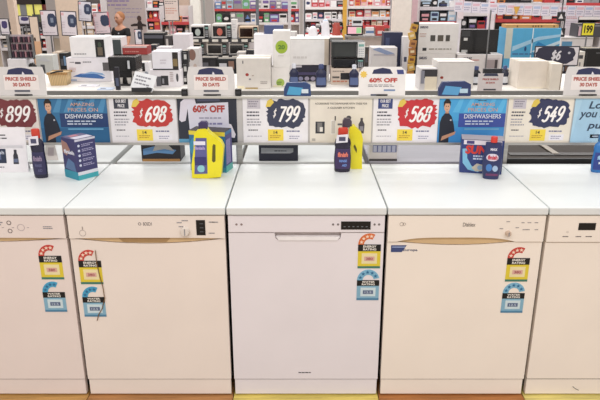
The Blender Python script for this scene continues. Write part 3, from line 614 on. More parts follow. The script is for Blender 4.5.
# doypack in front of it
g = atZ(491, 179.5, LZ); root = thing('tablet_pouch', 'dark blue stand-up pouch with red cap in front of the red-lettered box', 'pouch', g, math.radians(-10))
W, H = .080, .158; b = MB()
prof = []
for k in range(9):
    t = k / 8; z = H * t; hw = W / 2 * (.82 + .18 * math.sin(math.pi * min(1, t * 1.1))) ; hd = .022 * (1 - t) ** .7 + .002
    prof.append([(hw * (abs(math.cos(a)) ** .6) * (1 if math.cos(a) > 0 else -1), .024 + hd * math.sin(a), z) for a in [2 * math.pi * i / 20 for i in range(20)]])
b.rings(prof, mat('#27305e', .3)); b.build('pouch_body', root)
b = MB(Matrix.Translation((0, -.0006, 0)) @ Matrix.Rotation(-.14, 4, 'X')); b.prism(blob(-.002, H * .60, W * .62, H * .2, 3, 20, .03, 2.2), -.003, .0, '#d8d2e0'); b.text('finish', -W * .27, W * .24, H * .54, H * .66, -.0036, '#c23a4a', .05, .1)
b.text('MAX', -W * .15, W * .2, H * .78, H * .85, -.003, '#e4e4f0', .04); b.disc(-W * .16, H * .32, -.001, W * .16, W * .2, '#3f78b8'); b.disc(W * .16, H * .3, -.001, W * .14, W * .16, '#9fb8d4'); b.box(-W * .3, W * .32, -.002, 0, H * .10, H * .16, '#6b3560'); b.build('front_label', root)
b = MB(); b.lathe([(.014, H), (.014, H + .02), (.012, H + .024)], mat('#d23a2e', .35), cy=.024); b.build('cap', root)
# shallow things on the back row, seen under the sign rail
def flat(name, label, px0, px1, py, H, Dp, col, draw=None, cat='box', z0=.845):
    a, c = atZ(px0, py, z0), atZ(px1, py, z0); root = thing(name, label, cat, ((a.x + c.x) / 2, a.y, z0)); W = c.x - a.x
    b = MB(); b.box(-W / 2, W / 2, 0, Dp, 0, H, C_(col)); b.build('carton', root, bevel=.003)
    if draw: p = MB(); draw(p, W, H, Dp); p.build('print', root)
def f1(p, W, H, Dp):
    p.box(-W * .48, W * .48, -.001, 0, 0, H * .12, '#b98a52'); p.prism([(-W * .45, H * .3), (-W * .1, H * .42), (W * .3, H * .35), (W * .4, H * .55), (-W * .1, H * .75), (-W * .45, H * .6)], -.001, 0, '#5f8fc0')
    p.prism([(-W * .2, H * .5), (W * .1, H * .6), (W * .35, H * .5), (W * .2, H * .8), (-W * .1, H * .9)], -.0014, 0, '#b9b6b0'); p.box(-W * .46, W * .3, -.0016, 0, H * .84, H * .9, '#d69a56')
flat('tablet_carton', 'dark carton with a blue wave on the back row below the $698 price', 142, 181, 161.3, .10, .12, '#26262e', f1)
def f2(p, W, H, Dp):
    p.prism([(-W * .44, H * .34), (W * .3, H * .34), (W * .38, H * .4), (W * .38, H * .56), (-W * .44, H * .58)], -.001, 0, '#8e9298'); lines(p, -W * .42, W * .1, H * .7, H * .95, 3, -.0004, C_('#767c90'), 2)
    lines(p, -W * .1, W * .42, H * .72, H * .8, 1, -.0004, C_('#9aa0b4'), 6); lines(p, -W * .1, W * .3, H * .4, H * .5, 1, -.0012, C_('#3c4048'), 6)
flat('appliance_carton', 'low navy box with a grey stripe below the $799 price', 259, 298, 161, .11, .12, '#1f2233', f2)
def f3(p, W, H, Dp):
    p.box(-W * .38, W * .46, -.001, 0, H * .5, H * .9, '#6a72a0')
    for k in range(5): p.box(-W * .36 + W * .165 * k, -W * .36 + W * .165 * k + W * .12, -.0016, 0, H * .53, H * .87, '#c3c6dc')
    p.box(-W * .5, W * .5, -.0012, 0, 0, H * .13, '#4a4648')
flat('ticket_printer', 'small pale grey machine with a blue gridded window below the $568 price', 369, 397, 161, .085, .09, mat('#d2cdcc', .4), f3, cat='machine')
g = atZ(51, 160, .845); b = MB(); b.prism([(-.03, 0), (.035, 0), (.01, .095), (-.03, .095)], 0, .004, '#dcd6d2', M=Matrix.Rotation(-.4, 4, 'X')); b.box(-.015, .012, -.001, .003, .02, .06, '#b9aeb0', M=Matrix.Rotation(-.4, 4, 'X'))
b.build('folded_leaflet', None, g, label='pale folded leaflet on the back row behind the navy bottle', cat='leaflet')
# ------------------------------------------------------------------ display tables behind
def table(x0, x1, Y0, Y1, z, label, edge='#7c7c7a', top='#eeeae4'):
    root = thing('display_table', label, 'table', ((x0 + x1) / 2, Y0, FLOOR)); h = (x1 - x0) / 2; H = z - FLOOR; D = Y1 - Y0
    b = MB(); b.box(-h, h, .004, D, H - .02, H, C_(top)); b.build('tabletop', root, bevel=.002)
    b = MB(); b.box(-h, h, -.004, .012, H - .06, H - .004, mat(edge, .5)); b.build('edge_strip', root)
    for sx in (-1, 1):
        for yy in (.04, D - .08):
            b = MB(); b.box(sx * (h - .05) - .02, sx * (h - .05) + .02, yy, yy + .04, 0, H - .06, STEEL); b.build('leg', root)
ZA = .88; YA = atZ(300, 90.5, ZA).y
table(-2.6, -.86, YA, YA + .95, ZA, 'left white display table holding coffee machine and toaster boxes')
table(-.855, .60, YA, YA + .95, ZA, 'middle white display table holding the green-leaf boxes')
table(.605, 2.6, YA, YA + .95, ZA, 'right white display table holding large pale cartons')
ZB, YB = .60, 4.45; TB = '#8f8884'
table(-3.3, -1.1, YB, YB + .9, ZB, 'second left display table behind the boxes', top=TB); table(-1.09, 1.1, YB, YB + .9, ZB, 'second middle display table behind the microwaves', top=TB); table(1.11, 3.3, YB, YB + .9, ZB, 'second right display table under the blue carton', top=TB)

class Tp:
    def __init__(s, Y, top): s.Y = Y; s.top = top
def deco(p, W, H, D):
    """D: list of printed marks in 0..1 front-face units"""
    for i, d in enumerate(D):
        k, u0, v0, u1, v1, c = d[:6]; X = lambda u: (u - .5) * W; Z = lambda v: v * H; y = -.0012 - .0008 * (i % 4)
        if k == 'r': p.box(X(u0), X(u1), y, 0, Z(v0), Z(v1), c)
        elif k == 'e': p.disc(X((u0 + u1) / 2), Z((v0 + v1) / 2), 0, (X(u1) - X(u0)) / 2, (Z(v1) - Z(v0)) / 2, c, 18, -y)
        elif k == 'l': lines(p, X(u0), X(u1), Z(v0), Z(v1), d[6], y + .0004, C_(c), i + 3)
        elif k == 't': p.text(d[6], X(u0), X(u1), Z(v0), Z(v1), y - .0006, c, .04, d[7] if len(d) > 7 else 0)
        elif k == 'p': p.prism([(X(a), Z(q)) for a, q in d[6]], y, 0, c)
        elif k == 'g': strokes(p, d[6], X(u0), X(u1), Z(v0), Z(v1), y - .0008, c, .016, .15)
        elif k == 's': p.prism(blob(X((u0 + u1) / 2), Z((v0 + v1) / 2), X(u1) - X(u0), Z(v1) - Z(v0), i + 5, 26, .06), y, 0, c)
def front(px0, py0, px1, py1, z=None, Y=None, on=None, dy=0):
    if on is not None: Y = on.Y + dy; z = on.top
    elif Y is None: Y = atZ((px0 + px1) / 2, py1, z).y
    if z is None: z = atY((px0 + px1) / 2, py1, Y).z
    pm = (py0 + py1) / 2; x0, x1 = atY(px0, pm, Y).x, atY(px1, pm, Y).x; zt = atY((px0 + px1) / 2, py0, Y).z
    return x0, x1, Y, z, zt
def carton(name, label, cat, px0, py0, px1, py1, D=(), Dp=.22, col='#ece8e6', z=None, Y=None, on=None, rot=0, dy=0, group=None, rough=.5, sidec=None, parts=True, tophide=0):
    x0, x1, Y, z, zt = front(px0, py0, px1, py1, z, Y, on, dy)
    # the rear top edge shows above the front one: lower the front so that the whole height fits
    k = (HC - zt) / (Y + DC); H = max(.02, zt - z - k * Dp * .75)
    if zt - z < .03: H = zt - z
    H = max(H, .015); W = x1 - x0; cr = math.cos(math.radians(rot))
    root = thing(name, label, cat, ((x0 + x1) / 2, Y, z), math.radians(rot), group)
    b = MB(); b.box(-W / 2, W / 2, 0, Dp, 0, H, mat(col, rough))
    if sidec: b.box(-W / 2 - .0005, W / 2 + .0005, .002, Dp - .002, .002, H - .002, sidec)
    b.build('carton', root, bevel=.003)
    b = MB(); b.box(-W / 2 + .004, W / 2 - .004, Dp * .5 - .02, Dp * .5 + .02, H, H + .0008, '#cdbfa8'); b.build('packing_tape', root)
    if D: p = MB(); p.box(-W * .49, W * .49, -.0006, 0, H * .01, H * .99, col); deco(p, W, H, D); p.build('print', root)
    return Tp(Y, z + H)
def microwave(label, px0, py0, px1, py1, col='#e6e4e2', win='#15161a', Dp=.25, z=None, Y=None, on=None, inner=None, group=None, panel='#2a2b30'):
    x0, x1, Y, z, zt = front(px0, py0, px1, py1, z, Y, on); W = x1 - x0; H = max(.05, zt - z - .01)
    root = thing('microwave_oven', label, 'microwave', ((x0 + x1) / 2, Y, z), 0, group)
    b = MB(); b.box(-W / 2, W / 2, .012, Dp, .008, H, mat(col, .35)); b.build('body', root, bevel=.004)
    b = MB(); b.box(-W / 2, W * .27, 0, .012, .01, H - .002, mat(col, .35)); dr = b.build('door', root, bevel=.002)
    b = MB(); b.box(-W * .45, W * .22, -.001, .002, H * .16, H * .86, mat(win, .12))
    if inner: b.disc(-W * .1, H * .48, -.001, W * .15, H * .26, inner)
    b.build('window', dr)
    b = MB(); b.box(W * .235, W * .25, -.014, -.006, H * .15, H * .86, STEEL); b.box(W * .235, W * .25, -.008, 0, H * .15, H * .2, STEEL); b.box(W * .235, W * .25, -.008, 0, H * .81, H * .86, STEEL); b.build('handle', dr)
    b = MB(); b.box(W * .28, W / 2, 0, .012, .01, H - .002, mat(panel, .3)); b.box(W * .31, W * .47, -.001, 0, H * .72, H * .86, '#7fb0a8')
    for r_ in range(4):
        for c_ in range(3): b.box(W * (.315 + .055 * c_), W * (.355 + .055 * c_), -.001, 0, H * (.14 + .13 * r_), H * (.21 + .13 * r_), '#b9bcc2')
    b.build('control_panel', root)
    for sx in (-1, 1): b = MB(); b.lathe([(.01, 0), (.01, .009)], DARK, cx=sx * W * .4, cy=.03); b.build('foot', root)
    return Tp(Y, z + H)
def bott(label, px, py0, py1, wd, z=ZA, col='#232848', cap='#3d4a78', group=None, lab='#566690'):
    g = atZ(px, py1, z); H = atY(px, py0, g.y).z - z; root = thing('rinse_aid_bottle', label, 'bottle', g, 0, group); r = wd / 2
    b = MB(); b.lathe([(r * .9, 0), (r, .01), (r, H * .3), (r * .88, H * .45), (r, H * .58), (r * .8, H * .68), (r * .4, H * .78), (r * .4, H * .82)], mat(col, .3), 1, .6, 16); b.build('bottle_body', root)
    b = MB(); b.lathe([(r * .45, H * .8), (r * .45, H * .97), (r * .3, H)], cap, 1, .8, 14); b.build('cap', root)
    b = MB(); b.patch([(r, H * .1), (r, H * .3), (r * .9, H * .43)], -55, 55, lab, 1, .6); b.build('front_label', root)

# --- first table, left to right
carton('iron_box', 'white carton printed with a blue steam iron, lower of its stack', 'box', 67, 55.5, 110.5, 82, [('l', .08, .78, .2, .84, '#3a3a42', 1), ('r', .2, .74, .33, .82, '#4b4b55'), ('l', .38, .78, .62, .86, '#5c5c66', 1), ('r', .83, .46, .96, .8, '#5d5a5c'), ('p', 0, 0, 0, 0, '#3f6fb0', [(.12, .22), (.3, .34), (.62, .36), (.86, .18), (.8, .12), (.3, .18)]), ('p', 0, 0, 0, 0, '#8fb3dc', [(.3, .3), (.55, .42), (.8, .36), (.86, .25), (.6, .34)]), ('r', .03, .04, .2, .1, '#9fb8d8'), ('l', .06, .4, .24, .6, '#d4b9b6', 3)], z=ZA, Y=3.0, col='#edeaf0')
s = Tp(3.0, ZA + .0); 
def top_of(name, label): return None
T_iron = Tp(3.0, 0)
for o in bpy.data.objects:
    if o.get('label', '').startswith('white carton printed with a blue steam iron'):
        T_iron.top = o.location.z + max(v.co.z for c in o.children for v in c.data.vertices)
carton('coffee_machine_box', 'white carton with a small dark picture stacked on the iron carton', 'box', 70, 35.5, 105, 57, [('l', .1, .12, .5, .22, '#5b5b66', 1), ('r', .72, .02, .98, .88, '#17181c'), ('r', .78, .1, .92, .5, '#6a5f50'), ('e', .8, .5, .9, .75, '#3c4a3c'), ('r', .84, .12, .94, .3, '#c9b9a0')], on=T_iron, dy=.01, col='#f1f0f2')
carton('appliance_box', 'pale carton with a white triangle next to the small dark picture carton', 'box', 106, 36, 122, 60, [('r', .3, .1, .95, .95, '#3f4a4c'), ('p', 0, 0, 0, 0, '#eceef0', [(.2, .05), (.6, .6), (.8, .6), (1, .05), (.8, .05), (.65, .35), (.45, .05)])], Y=4.6, z=ZB, col='#e8e8ea')
# wicker basket
x0, x1, Y, z, zt = front(47.5, 69, 66.5, 86, z=ZA); W = x1 - x0
root = thing('wicker_basket', 'tan woven basket right of the left PRICE SHIELD card', 'basket', ((x0 + x1) / 2, Y, z), .1)
b = MB(); H = .10; b.rings([[(sx * W / 2 * k, .09 + sy * .08 * k, zz) for sx, sy in ((-1, -1), (1, -1), (1, 1), (-1, 1))] for k, zz in ((.84, 0), (1, H))], mat('#d6b98a', .8, 0, 'wicker'), smooth=False); b.build('basket_body', root, bevel=.004)
b = MB(); b.box(-W / 2 - .004, W / 2 + .004, .005, .02, H - .014, H + .004, mat('#b98f5a', .8, 0, 'wicker')); b.box(-W / 2 - .004, W / 2 + .004, .16, .175, H - .014, H + .004, mat('#b98f5a', .8, 0, 'wicker')); b.build('rim', root)
b = MB(); b.tube([(-W * .3, .0, H + .0), (0, -.004, H + .012), (W * .35, 0, H + .016)], .006, DARK); b.build('handle', root)
# coffee machine
x0, x1, Y, z, zt = front(109, 53, 136.5, 86, z=ZA); W = x1 - x0; H = zt - z - .03
root = thing('coffee_machine', 'black coffee machine with two cup bays', 'coffee machine', ((x0 + x1) / 2, Y, z))
b = MB(); b.box(-W * .5, W * .38, .1, .2, 0, H, mat('#17171a', .3)); b.box(-W * .36, W * .3, .055, .1, 0, H * .55, mat('#101012', .4)); b.box(-W * .36, W * .38, 0, .1, 0, H * .06, mat('#17171a', .3)); b.build('body', root, bevel=.004)
b = MB(); b.box(-W * .5, W * .5, -.01, .2, H * .52, H, mat('#121214', .2)); b.build('brew_head', root, bevel=.006)
b = MB(); b.box(W * .2, W * .28, -.012, -.01, H * .6, H * .88, '#c9ccd0'); b.build('pale_strip', root)  # pale grey strip on the front of the head
for k in (-.16, .16): b = MB(); b.lathe([(.014, H * .06), (.02, H * .25), (.02, H * .27)], '#d6d2cc', cx=W * k, cy=.04); b.build('cup', root)
b = MB(); b.box(W * .3, W * .5, .02, .18, 0, H * .5, '#d4cfca'); b.box(W * .33, W * .46, .017, .02, H * .1, H * .42, '#4a4f4c'); b.build('water_tank', root)
# leaflets
for (a, c_, q, col, lb) in ((80, 99, 86, '#eceaf0', 'white leaflet with a black mark in front of the iron carton'), (99, 114, 89, '#cfdcf0', 'pale blue leaflet lying left of the coffee machine base')):
    g0, g1 = atZ(a, q, ZA), atZ(c_, q, ZA); b = MB(); b.box(0, g1.x - g0.x, -.06, .03, 0, .008, col); b.box(.02, .06, -.04, -.02, .008, .009, '#34384a'); b.build('leaflet', None, (g0.x, g0.y, ZA), .05, label=lb, cat='leaflet')
g = atZ(118, 90, ZA); b = MB(); b.box(-.016, .016, 0, .03, 0, .17, '#23242e'); b.box(-.011, .011, -.001, 0, .03, .09, '#56617c'); b.build('slim_black_box', None, g, label='slim black upright pack in front of the coffee machine', cat='box')
# tilted price card right of it
x0, x1, Y, z, zt = front(128, 76, 150, 92, z=ZA); root = thing('price_card', 'tilted white price card right of the coffee machine', 'card', ((x0 + x1) / 2, Y, z)); T = Matrix.Rotation(-.5, 4, 'X') @ Matrix.Rotation(.25, 4, 'Y')
b = MB(T); b.box(-.08, .09, 0, .004, .02, .15, '#eef0f2'); b.build('card', root); b = MB(T); lines(b, -.06, .06, .05, .13, 3, -.0005, GREYINK, 4); b.box(.04, .085, -.002, 0, .022, .05, '#22242a'); b.build('print', root)
b = MB(); b.box(-.06, .08, 0, .1, 0, .03, '#2a2c30'); b.build('card_stand', root)
T1 = carton('toaster_box', 'white carton printed with a grey toaster, lower of its stack', 'box', 150, 67.5, 180.3, 87, [('r', .2, .05, .36, .62, '#5a5a60'), ('r', .36, .1, .6, .66, '#2c2c30'), ('r', .4, .2, .46, .5, '#8a8a90'), ('l', .66, .3, .8, .9, '#b9aaa8', 5), ('e', .86, .3, .94, .8, '#4a4a50')], z=ZA, Dp=.2, col='#e6e2e6')
carton('kettle_box', 'white carton with a dark open side stacked on the toaster carton', 'box', 152, 49.5, 178, 67, [('r', .78, .05, 1, .95, '#2a2420'), ('r', .8, .2, .97, .6, '#8a7650'), ('l', .3, .3, .6, .6, '#d3cdd6', 2), ('r', 0, 0, 1, .06, '#1b1b20')], on=T1, Dp=.2, col='#ecebf2')
Tt = None
for k, (y0, y1) in enumerate(((74, 84.5), (62, 74), (50, 62))):
    Tt = carton('kettle_box', ('bottom', 'middle', 'top')[k] + ' box of the black pillar of small boxes beside the toaster carton', 'box', 182, y0, 188, y1, [('r', .3, .3, .75, .7, '#c8c8c4'), ('l', .2, .78, .8, .9, '#8f8f90', 1)], Dp=.08, col='#17181b', z=ZA if Tt is None else None, Y=None if Tt is None else None, on=Tt)
carton('bread_maker', 'white and chrome appliance behind the middle left PRICE SHIELD card', 'appliance', 187, 47, 199, 72, [('e', .15, .7, .75, .98, '#8a6a60'), ('r', .1, .3, .9, .42, '#2a2a2e'), ('e', .5, .45, .8, .62, '#c9b9b0'), ('r', .1, .1, .9, .16, '#a9a9ac')], Y=4.5, z=ZB, col='#d9d6d6')
carton('appliance_carton', 'large cream carton with a small red dot right of the PRICE SHIELD card', 'box', 236.5, 55.5, 270.5, 89, [('e', .26, .42, .36, .52, '#a8403c'), ('r', .18, .83, .21, .92, '#6a6a70'), ('l', .45, .4, .52, .48, '#b9aaa0', 1), ('r', .25, .0, .62, .05, '#b8a070'), ('l', .7, .16, .92, .26, '#8a7f7c', 2), ('r', .02, .0, .22, .1, '#f6eccb'), ('e', .36, .3, .42, .35, '#8a8490')], z=ZA, Dp=.26, col='#e4dfd8')
T2 = carton('air_fryer_box', 'white carton with a green round logo cut off, lower of its stack', 'box', 271.5, 65, 290, 86.5, [('e', .25, .0, .7, .42, '#a9c25a'), ('r', .1, .0, .55, .06, '#f3ecc8'), ('l', .3, .08, .6, .28, '#4f7d3c', 2)], z=ZA, Dp=.2, col='#eeeae6')
carton('air_fryer_box', 'tall white carton with a bright green round logo', 'box', 273, 29.5, 290, 65, [('e', .14, .38, .86, .74, '#a3bf3c'), ('t', .3, .5, .7, .62, '#5f8a34', '20'), ('l', .3, .3, .7, .34, '#c9c5c0', 1)], on=T2, Dp=.2, col='#efece8')
T3 = carton('appliance_carton', 'plain white carton left of the bright green logo carton', 'box', 254, 33, 273.5, 60, [('l', .2, .2, .6, .3, '#d9d4d0', 1)], Y=3.22, z=ZA, Dp=.2, col='#efedf0')
carton('cloth_pack', 'dark blue folded pack lying on the plain white carton', 'packet', 264, 24.5, 283, 31, [], on=Tp(3.25, T3.top), Dp=.16, col='#4a5680')
T4 = carton('cooker_box', 'dark purple printed carton under the white microwave carton', 'box', 295, 62.5, 329, 81.5, [('e', .28, .05, .42, .3, '#a9a2b8'), ('e', .46, .05, .6, .3, '#a9a2b8'), ('e', .1, .05, .24, .3, '#8f90b0'), ('r', .03, .4, .9, .56, '#4b466a'), ('r', .0, .85, .2, .97, '#d9d6dc'), ('r', .93, 0, 1, 1, '#dcdad8')], z=ZA, Dp=.22, col='#292838')
carton('microwave_box', 'white carton stacked on the dark purple carton', 'box', 290, 37, 330, 62.5, [('r', .86, 0, .97, 1, '#cdbfae'), ('r', .97, 0, 1, 1, '#3a3230'), ('l', .08, .2, .5, .38, '#ddd9d6', 1), ('r', 0, .97, .86, 1, '#d9d4d0')], on=T4, dy=-.01, Dp=.22, col='#f2f0ee')
bott('dark blue bottle in front of the dark purple carton', 321, 64, 87, .088)
bott('dark blue bottle behind the small blue rail packet', 294, 63.5, 86.5, .075, cap='#dcdfe8'); bott('dark blue bottle left of the 60% OFF card', 353.7, 64.5, 86.8, .078, cap='#d9dce6')
T5 = carton('microwave_box', 'beige carton printed with a black oven below the two black microwaves', 'box', 331, 66, 359, 84.5, [('r', .34, .3, .78, .72, '#1c1c20'), ('l', .06, .76, .5, .88, '#8a8078', 1), ('l', .06, .1, .7, .3, '#c9846c', 1), ('r', .05, .4, .3, .5, '#5a5450')], z=ZA, Dp=.2, col='#d9c9ba')
T6 = microwave('lower black microwave of the pair above the beige oven carton', 332, 57.5, 364, 66, on=T5, col='#1d1e20', Dp=.2)
microwave('upper black microwave with a white side panel', 332, 40.5, 365, 56.5, on=T6, col='#26292a', win='#3a3d3c', Dp=.2, panel='#e6e6e4')
carton('rounded_appliance_box', 'pale carton with two dark slots behind the 60% OFF card', 'box', 371, 46, 397, 70, [('r', .05, .42, .3, .52, '#55555c'), ('r', .4, .36, .56, .46, '#2f2f34'), ('r', .1, .8, .9, .84, '#b9b6c0'), ('p', 0, 0, 0, 0, '#8fa0c4', [(.05, .95), (.3, 1), (.9, .85), (.6, .82)])], Y=4.5, z=ZB, Dp=.22, col='#dcdadb')
carton('appliance_box', 'tall navy carton beside the white pillar', 'box', 383.5, 31.5, 402, 70, [('l', .4, .2, .8, .6, '#b9bdd0', 3), ('r', .1, .5, .3, .9, '#3c4668')], Y=4.78, z=ZB, Dp=.2, col='#232a48')
carton('appliance_box', 'slim white carton at the foot of the white pillar', 'box', 402.5, 36, 408, 72, [('r', .3, .5, .8, .6, '#4a4f68'), ('r', .3, .2, .8, .3, '#4a4f68')], Y=4.6, z=ZB, Dp=.12, col='#e9e7ea')
# hanging strip of golden packets
x0, x1, Y, z, zt = front(407, 22, 419, 80, Y=4.3, z=FLOOR); root = thing('packet_strip_stand', 'upright stand hung with golden packets right of the white pillar', 'stand', ((x0 + x1) / 2, Y, FLOOR))
b = MB(); b.box(-.006, .05, .02, .03, .0, zt - FLOOR, '#26221f'); b.box(-.08, .09, -.04, .12, 0, .015, '#26221f'); b.build('backing', root)
rr = random.Random(2)
for k in range(8):
    zc = zt - FLOOR - .055 - .078 * k; b = MB(Matrix.Translation((-.012 + rr.uniform(-.01, .01), 0, zc)) @ Matrix.Rotation(rr.uniform(-.3, .3), 4, 'Y')); b.box(-.034, .034, -.012, .018, -.036, .036, ('#c99a3c', '#d6b05c', '#b9834a', '#a8703c')[k % 4]); b.box(-.02, .02, -.014, -.012, -.012, .012, ('#7a4a2c', '#e8d8b0')[k % 2]); b.build('packet', root, bevel=.006)
carton('open_carton', 'open carton with pale cream inside left of the red-dotted carton', 'box', 420, 66, 437, 90, [('r', .1, .55, 1, .95, '#3c3c40'), ('r', .3, .0, 1, .62, '#ece2cc'), ('r', .05, .3, .25, .9, '#8a8c98')], z=ZA, Dp=.2, col='#d2cfd0')
T7 = carton('appliance_carton', 'large pale carton with a small red dot behind the navy rail packet', 'box', 437.5, 59, 474, 88.5, [('e', .08, .36, .17, .46, '#9a3a30'), ('r', .0, .97, 1, 1, '#cfcac6'), ('l', .5, .06, .8, .16, '#cfc8c0', 1)], z=ZA, Dp=.24, col='#dedad6')
SB = [('t', .05, .84, .25, .92, '#3c3f55', 'SAMSUNG'), ('r', .32, .42, .44, .62, '#4a4844'), ('r', .5, .42, .64, .62, '#5a544c'), ('r', .7, .42, .8, .62, '#4a4844'), ('r', .14, .1, .24, .2, '#26262a'), ('l', .3, .12, .9, .2, '#8a8478', 1), ('l', .05, .55, .25, .7, '#c9a9a0', 2)]
T8 = carton('television_box', 'lower white carton with printed maker name behind the open carton', 'box', 417, 52, 455, 72, SB[:1] + [('l', .1, .5, .5, .6, '#c9b9b4', 2)], Y=4.5, z=ZB, Dp=.25, col='#e3e0de')
carton('television_box', 'white carton with a row of small dark pictures', 'box', 417.5, 22.5, 458, 51.5, SB, on=T8, Dp=.25, col='#e6e4e2')
T9 = carton('television_box', 'pale carton printed with a flat screen picture under the black television', 'box', 457, 52.5, 502, 72, [('t', .14, .82, .32, .92, '#3a3c50', 'SAMSUNG'), ('r', .60, .38, .94, .9, '#cfc9cb'), ('r', .64, .44, .84, .84, '#a59a9c'), ('r', .84, .44, .9, .84, '#4b4548'), ('t', .12, .35, .22, .6, '#c06a64', '2'), ('l', .3, .8, .5, .86, '#c96a60', 1)], Y=4.5, z=ZB, Dp=.25, col='#e2dedd')
# black television on it
x0, x1, Y, z, zt = front(462, 30, 500, 52, on=T9); W = x1 - x0; H = zt - z
root = thing('television', 'black flat television standing on the screen-printed carton', 'television', ((x0 + x1) / 2, Y + .06, z))
b = MB(); b.box(-W / 2, W / 2, 0, .03, .012, H, mat('#0d0d0f', .2)); b.build('screen', root, bevel=.003); b = MB(); b.box(-W * .3, W * .3, -.04, .06, 0, .012, mat('#1a1a1c', .4)); b.build('foot', root)
b = MB(); b.box(-W * .48, -W * .26, -.003, 0, H * .72, H * .95, '#3a3c3e'); b.box(-W * .42, -W * .32, -.005, -.003, H * .55, H * .66, '#d9dad8'); b.box(-W * .46, -W * .3, -.004, 0, H * .06, H * .16, '#b8bab8'); b.build('screen_sticker', root)
# thin metal pole
g = atY(487, 52, 4.3); root = thing('metal_pole', 'thin metal pole standing in front of the black television', 'pole', (g.x, 4.3, FLOOR)); b = MB(); b.tube([(0, 0, 0), (0, 0, 1.4 - FLOOR)], .008, STEEL); b.lathe([(.06, 0), (.06, .01)], STEEL); b.build('pole', root)
# small card and its bottles on first table
x0, x1, Y, z, zt = front(478, 69, 503, 91, z=ZA); W = x1 - x0; H = zt - z; root = thing('promotion_card', 'small PRICE SHIELD card between two dark bottles on the right table', 'card', ((x0 + x1) / 2, Y, z))
b = MB(); b.box(-W / 2, W / 2, 0, .004, 0, H * .8, '#dcd6d6'); b.box(-W * .3, W * .45, .004, .03, H * .3, H, '#26272c'); b.build('card', root)
b = MB(); b.prism([(-W * .3, H * .68), (-W * .25, H * .8), (W * .25, H * .8), (W * .3, H * .68)], -.001, 0, '#3c4258'); b.text('PRICE SHIELD', -W * .32, W * .32, H * .5, H * .58, -.002, '#b55a54', .04); b.text('30 DAYS', -W * .18, W * .18, H * .34, H * .42, -.002, '#b55a54', .04); b.box(-W * .25, W * .25, -.001, 0, H * .03, H * .1, '#4a4a50'); b.build('print', root)
bott('dark bottle left of the small PRICE SHIELD card', 475, 66, 84.5, .085, col='#20232c', lab='#d9dce2'); bott('dark bottle right of the small PRICE SHIELD card', 503.5, 65.5, 84.5, .07, col='#2a3044', lab='#d9dce2')
b = MB(); x0, x1, Y, z, zt = front(505.5, 70, 519, 85, z=ZA, Y=3.1); b.box(0, x1 - x0, 0, .1, 0, zt - z, mat('#121214', .2)); b.build('speaker_box', None, (x0, Y, z), bevel=.004, label='plain black box left of the cream carton', cat='box')
carton('appliance_carton', 'plain cream carton under the navy splash sign', 'box', 518.5, 58.5, 547.5, 88.5, [('r', .0, .0, .9, .06, '#f4ead6')], z=ZA, Dp=.24, col='#e9dfd2')
carton('appliance_carton', 'narrow pale carton left of the right end PRICE SHIELD card', 'box', 550.8, 61.5, 561.8, 91, [('r', .9, 0, 1, 1, '#8c7f70')], z=ZA, Y=YA + .02, Dp=.2, col='#e6dfd2')
# blue carton
T10 = carton('pool_box', 'large sky blue carton with white light streaks', 'box', 504.5, 27, 559, 72, [('r', 0, .5, .12, 1, '#cfd2c8'), ('p', 0, 0, 0, 0, '#a9d3ec', [(.14, .7), (.6, .86), (1, .9), (1, .86), (.6, .8), (.14, .62)]), ('p', 0, 0, 0, 0, '#cfe6f2', [(.5, .62), (1, .8), (1, .75), (.6, .58)]), ('l', .15, .55, .7, .6, '#4a78a8', 1), ('l', .25, .46, .8, .52, '#8a6a88', 1), ('r', .48, .4, .5, 1, '#dcecf4'), ('e', .36, .62, .4, .7, '#2c4f80'), ('r', .0, .1, 1, .34, '#e6e4ea'), ('l', .1, .15, .7, .28, '#c9737c', 2), ('p', 0, 0, 0, 0, '#2f86c0', [(.55, .72), (.95, .56), (1, .6), (.6, .78)])], Y=4.5, z=ZB, Dp=.26, col='#56aedb')
x0, x1, Y, z, zt = front(506.5, 20.5, 559, 27, on=T10, dy=.02); b = MB(); b.box(0, x1 - x0, 0, .16, 0, .035, mat('#cfa064', .7)); W = x1 - x0
for u in (.2, .5, .55, .6, .66, .9): b.box(W * u, W * u + .014, -.001, 0, .01, .026, '#6b5230')
b.build('wood_look_box', None, (x0, Y, z), bevel=.002, label='flat tan carton lying on the sky blue carton', cat='box')
# navy splash sign on a holder
def holder(px0, py0, px1, py1, Y, label, D, col='#edeaf0', rot=0, tilt=0, name='poster_stand', cat='poster stand', pole=True):
    a, c = atY(px0, (py0 + py1) / 2, Y), atY(px1, (py0 + py1) / 2, Y); z0, z1 = atY(px0, py1, Y).z, atY(px0, py0, Y).z; W = c.x - a.x; H = z1 - z0
    root = thing(name, label, cat, ((a.x + c.x) / 2, Y, FLOOR), math.radians(rot)); T = Matrix.Translation((0, 0, z0 - FLOOR)) @ Matrix.Rotation(math.radians(tilt), 4, 'Y')
    b = MB(T); b.box(-W / 2, W / 2, 0, .006, 0, H, '#3a3a44'); b.build('frame', root)
    b = MB(T); b.box(-W / 2 + .011, W / 2 - .011, -.002, .001, .011, H - .011, col); deco_M(b, W, H, D); b.build('poster', root)
    b = MB(); b.box(-.008, .008, .006, .018, .01, z0 - FLOOR + H * .5, STEEL); b.build('pole', root)
    b = MB(); b.lathe([(.12, 0), (.12, .008), (.02, .016)], STEEL); b.build('base', root)
def deco_M(b, W, H, D):
    p = MB(); deco(p, W, H, D); off_ = len(b.v); b.v += [tuple(b.M @ Vector((v[0], v[1] - .002, v[2]))) for v in p.v]
    for f, m, s_ in zip(p.f, p.m, p.sm):
        mm = p.slots[m]
        if mm not in b.slots: b.slots.append(mm)
        b.f.append(tuple(i + off_ for i in f)); b.m.append(b.slots.index(mm)); b.sm.append(s_)
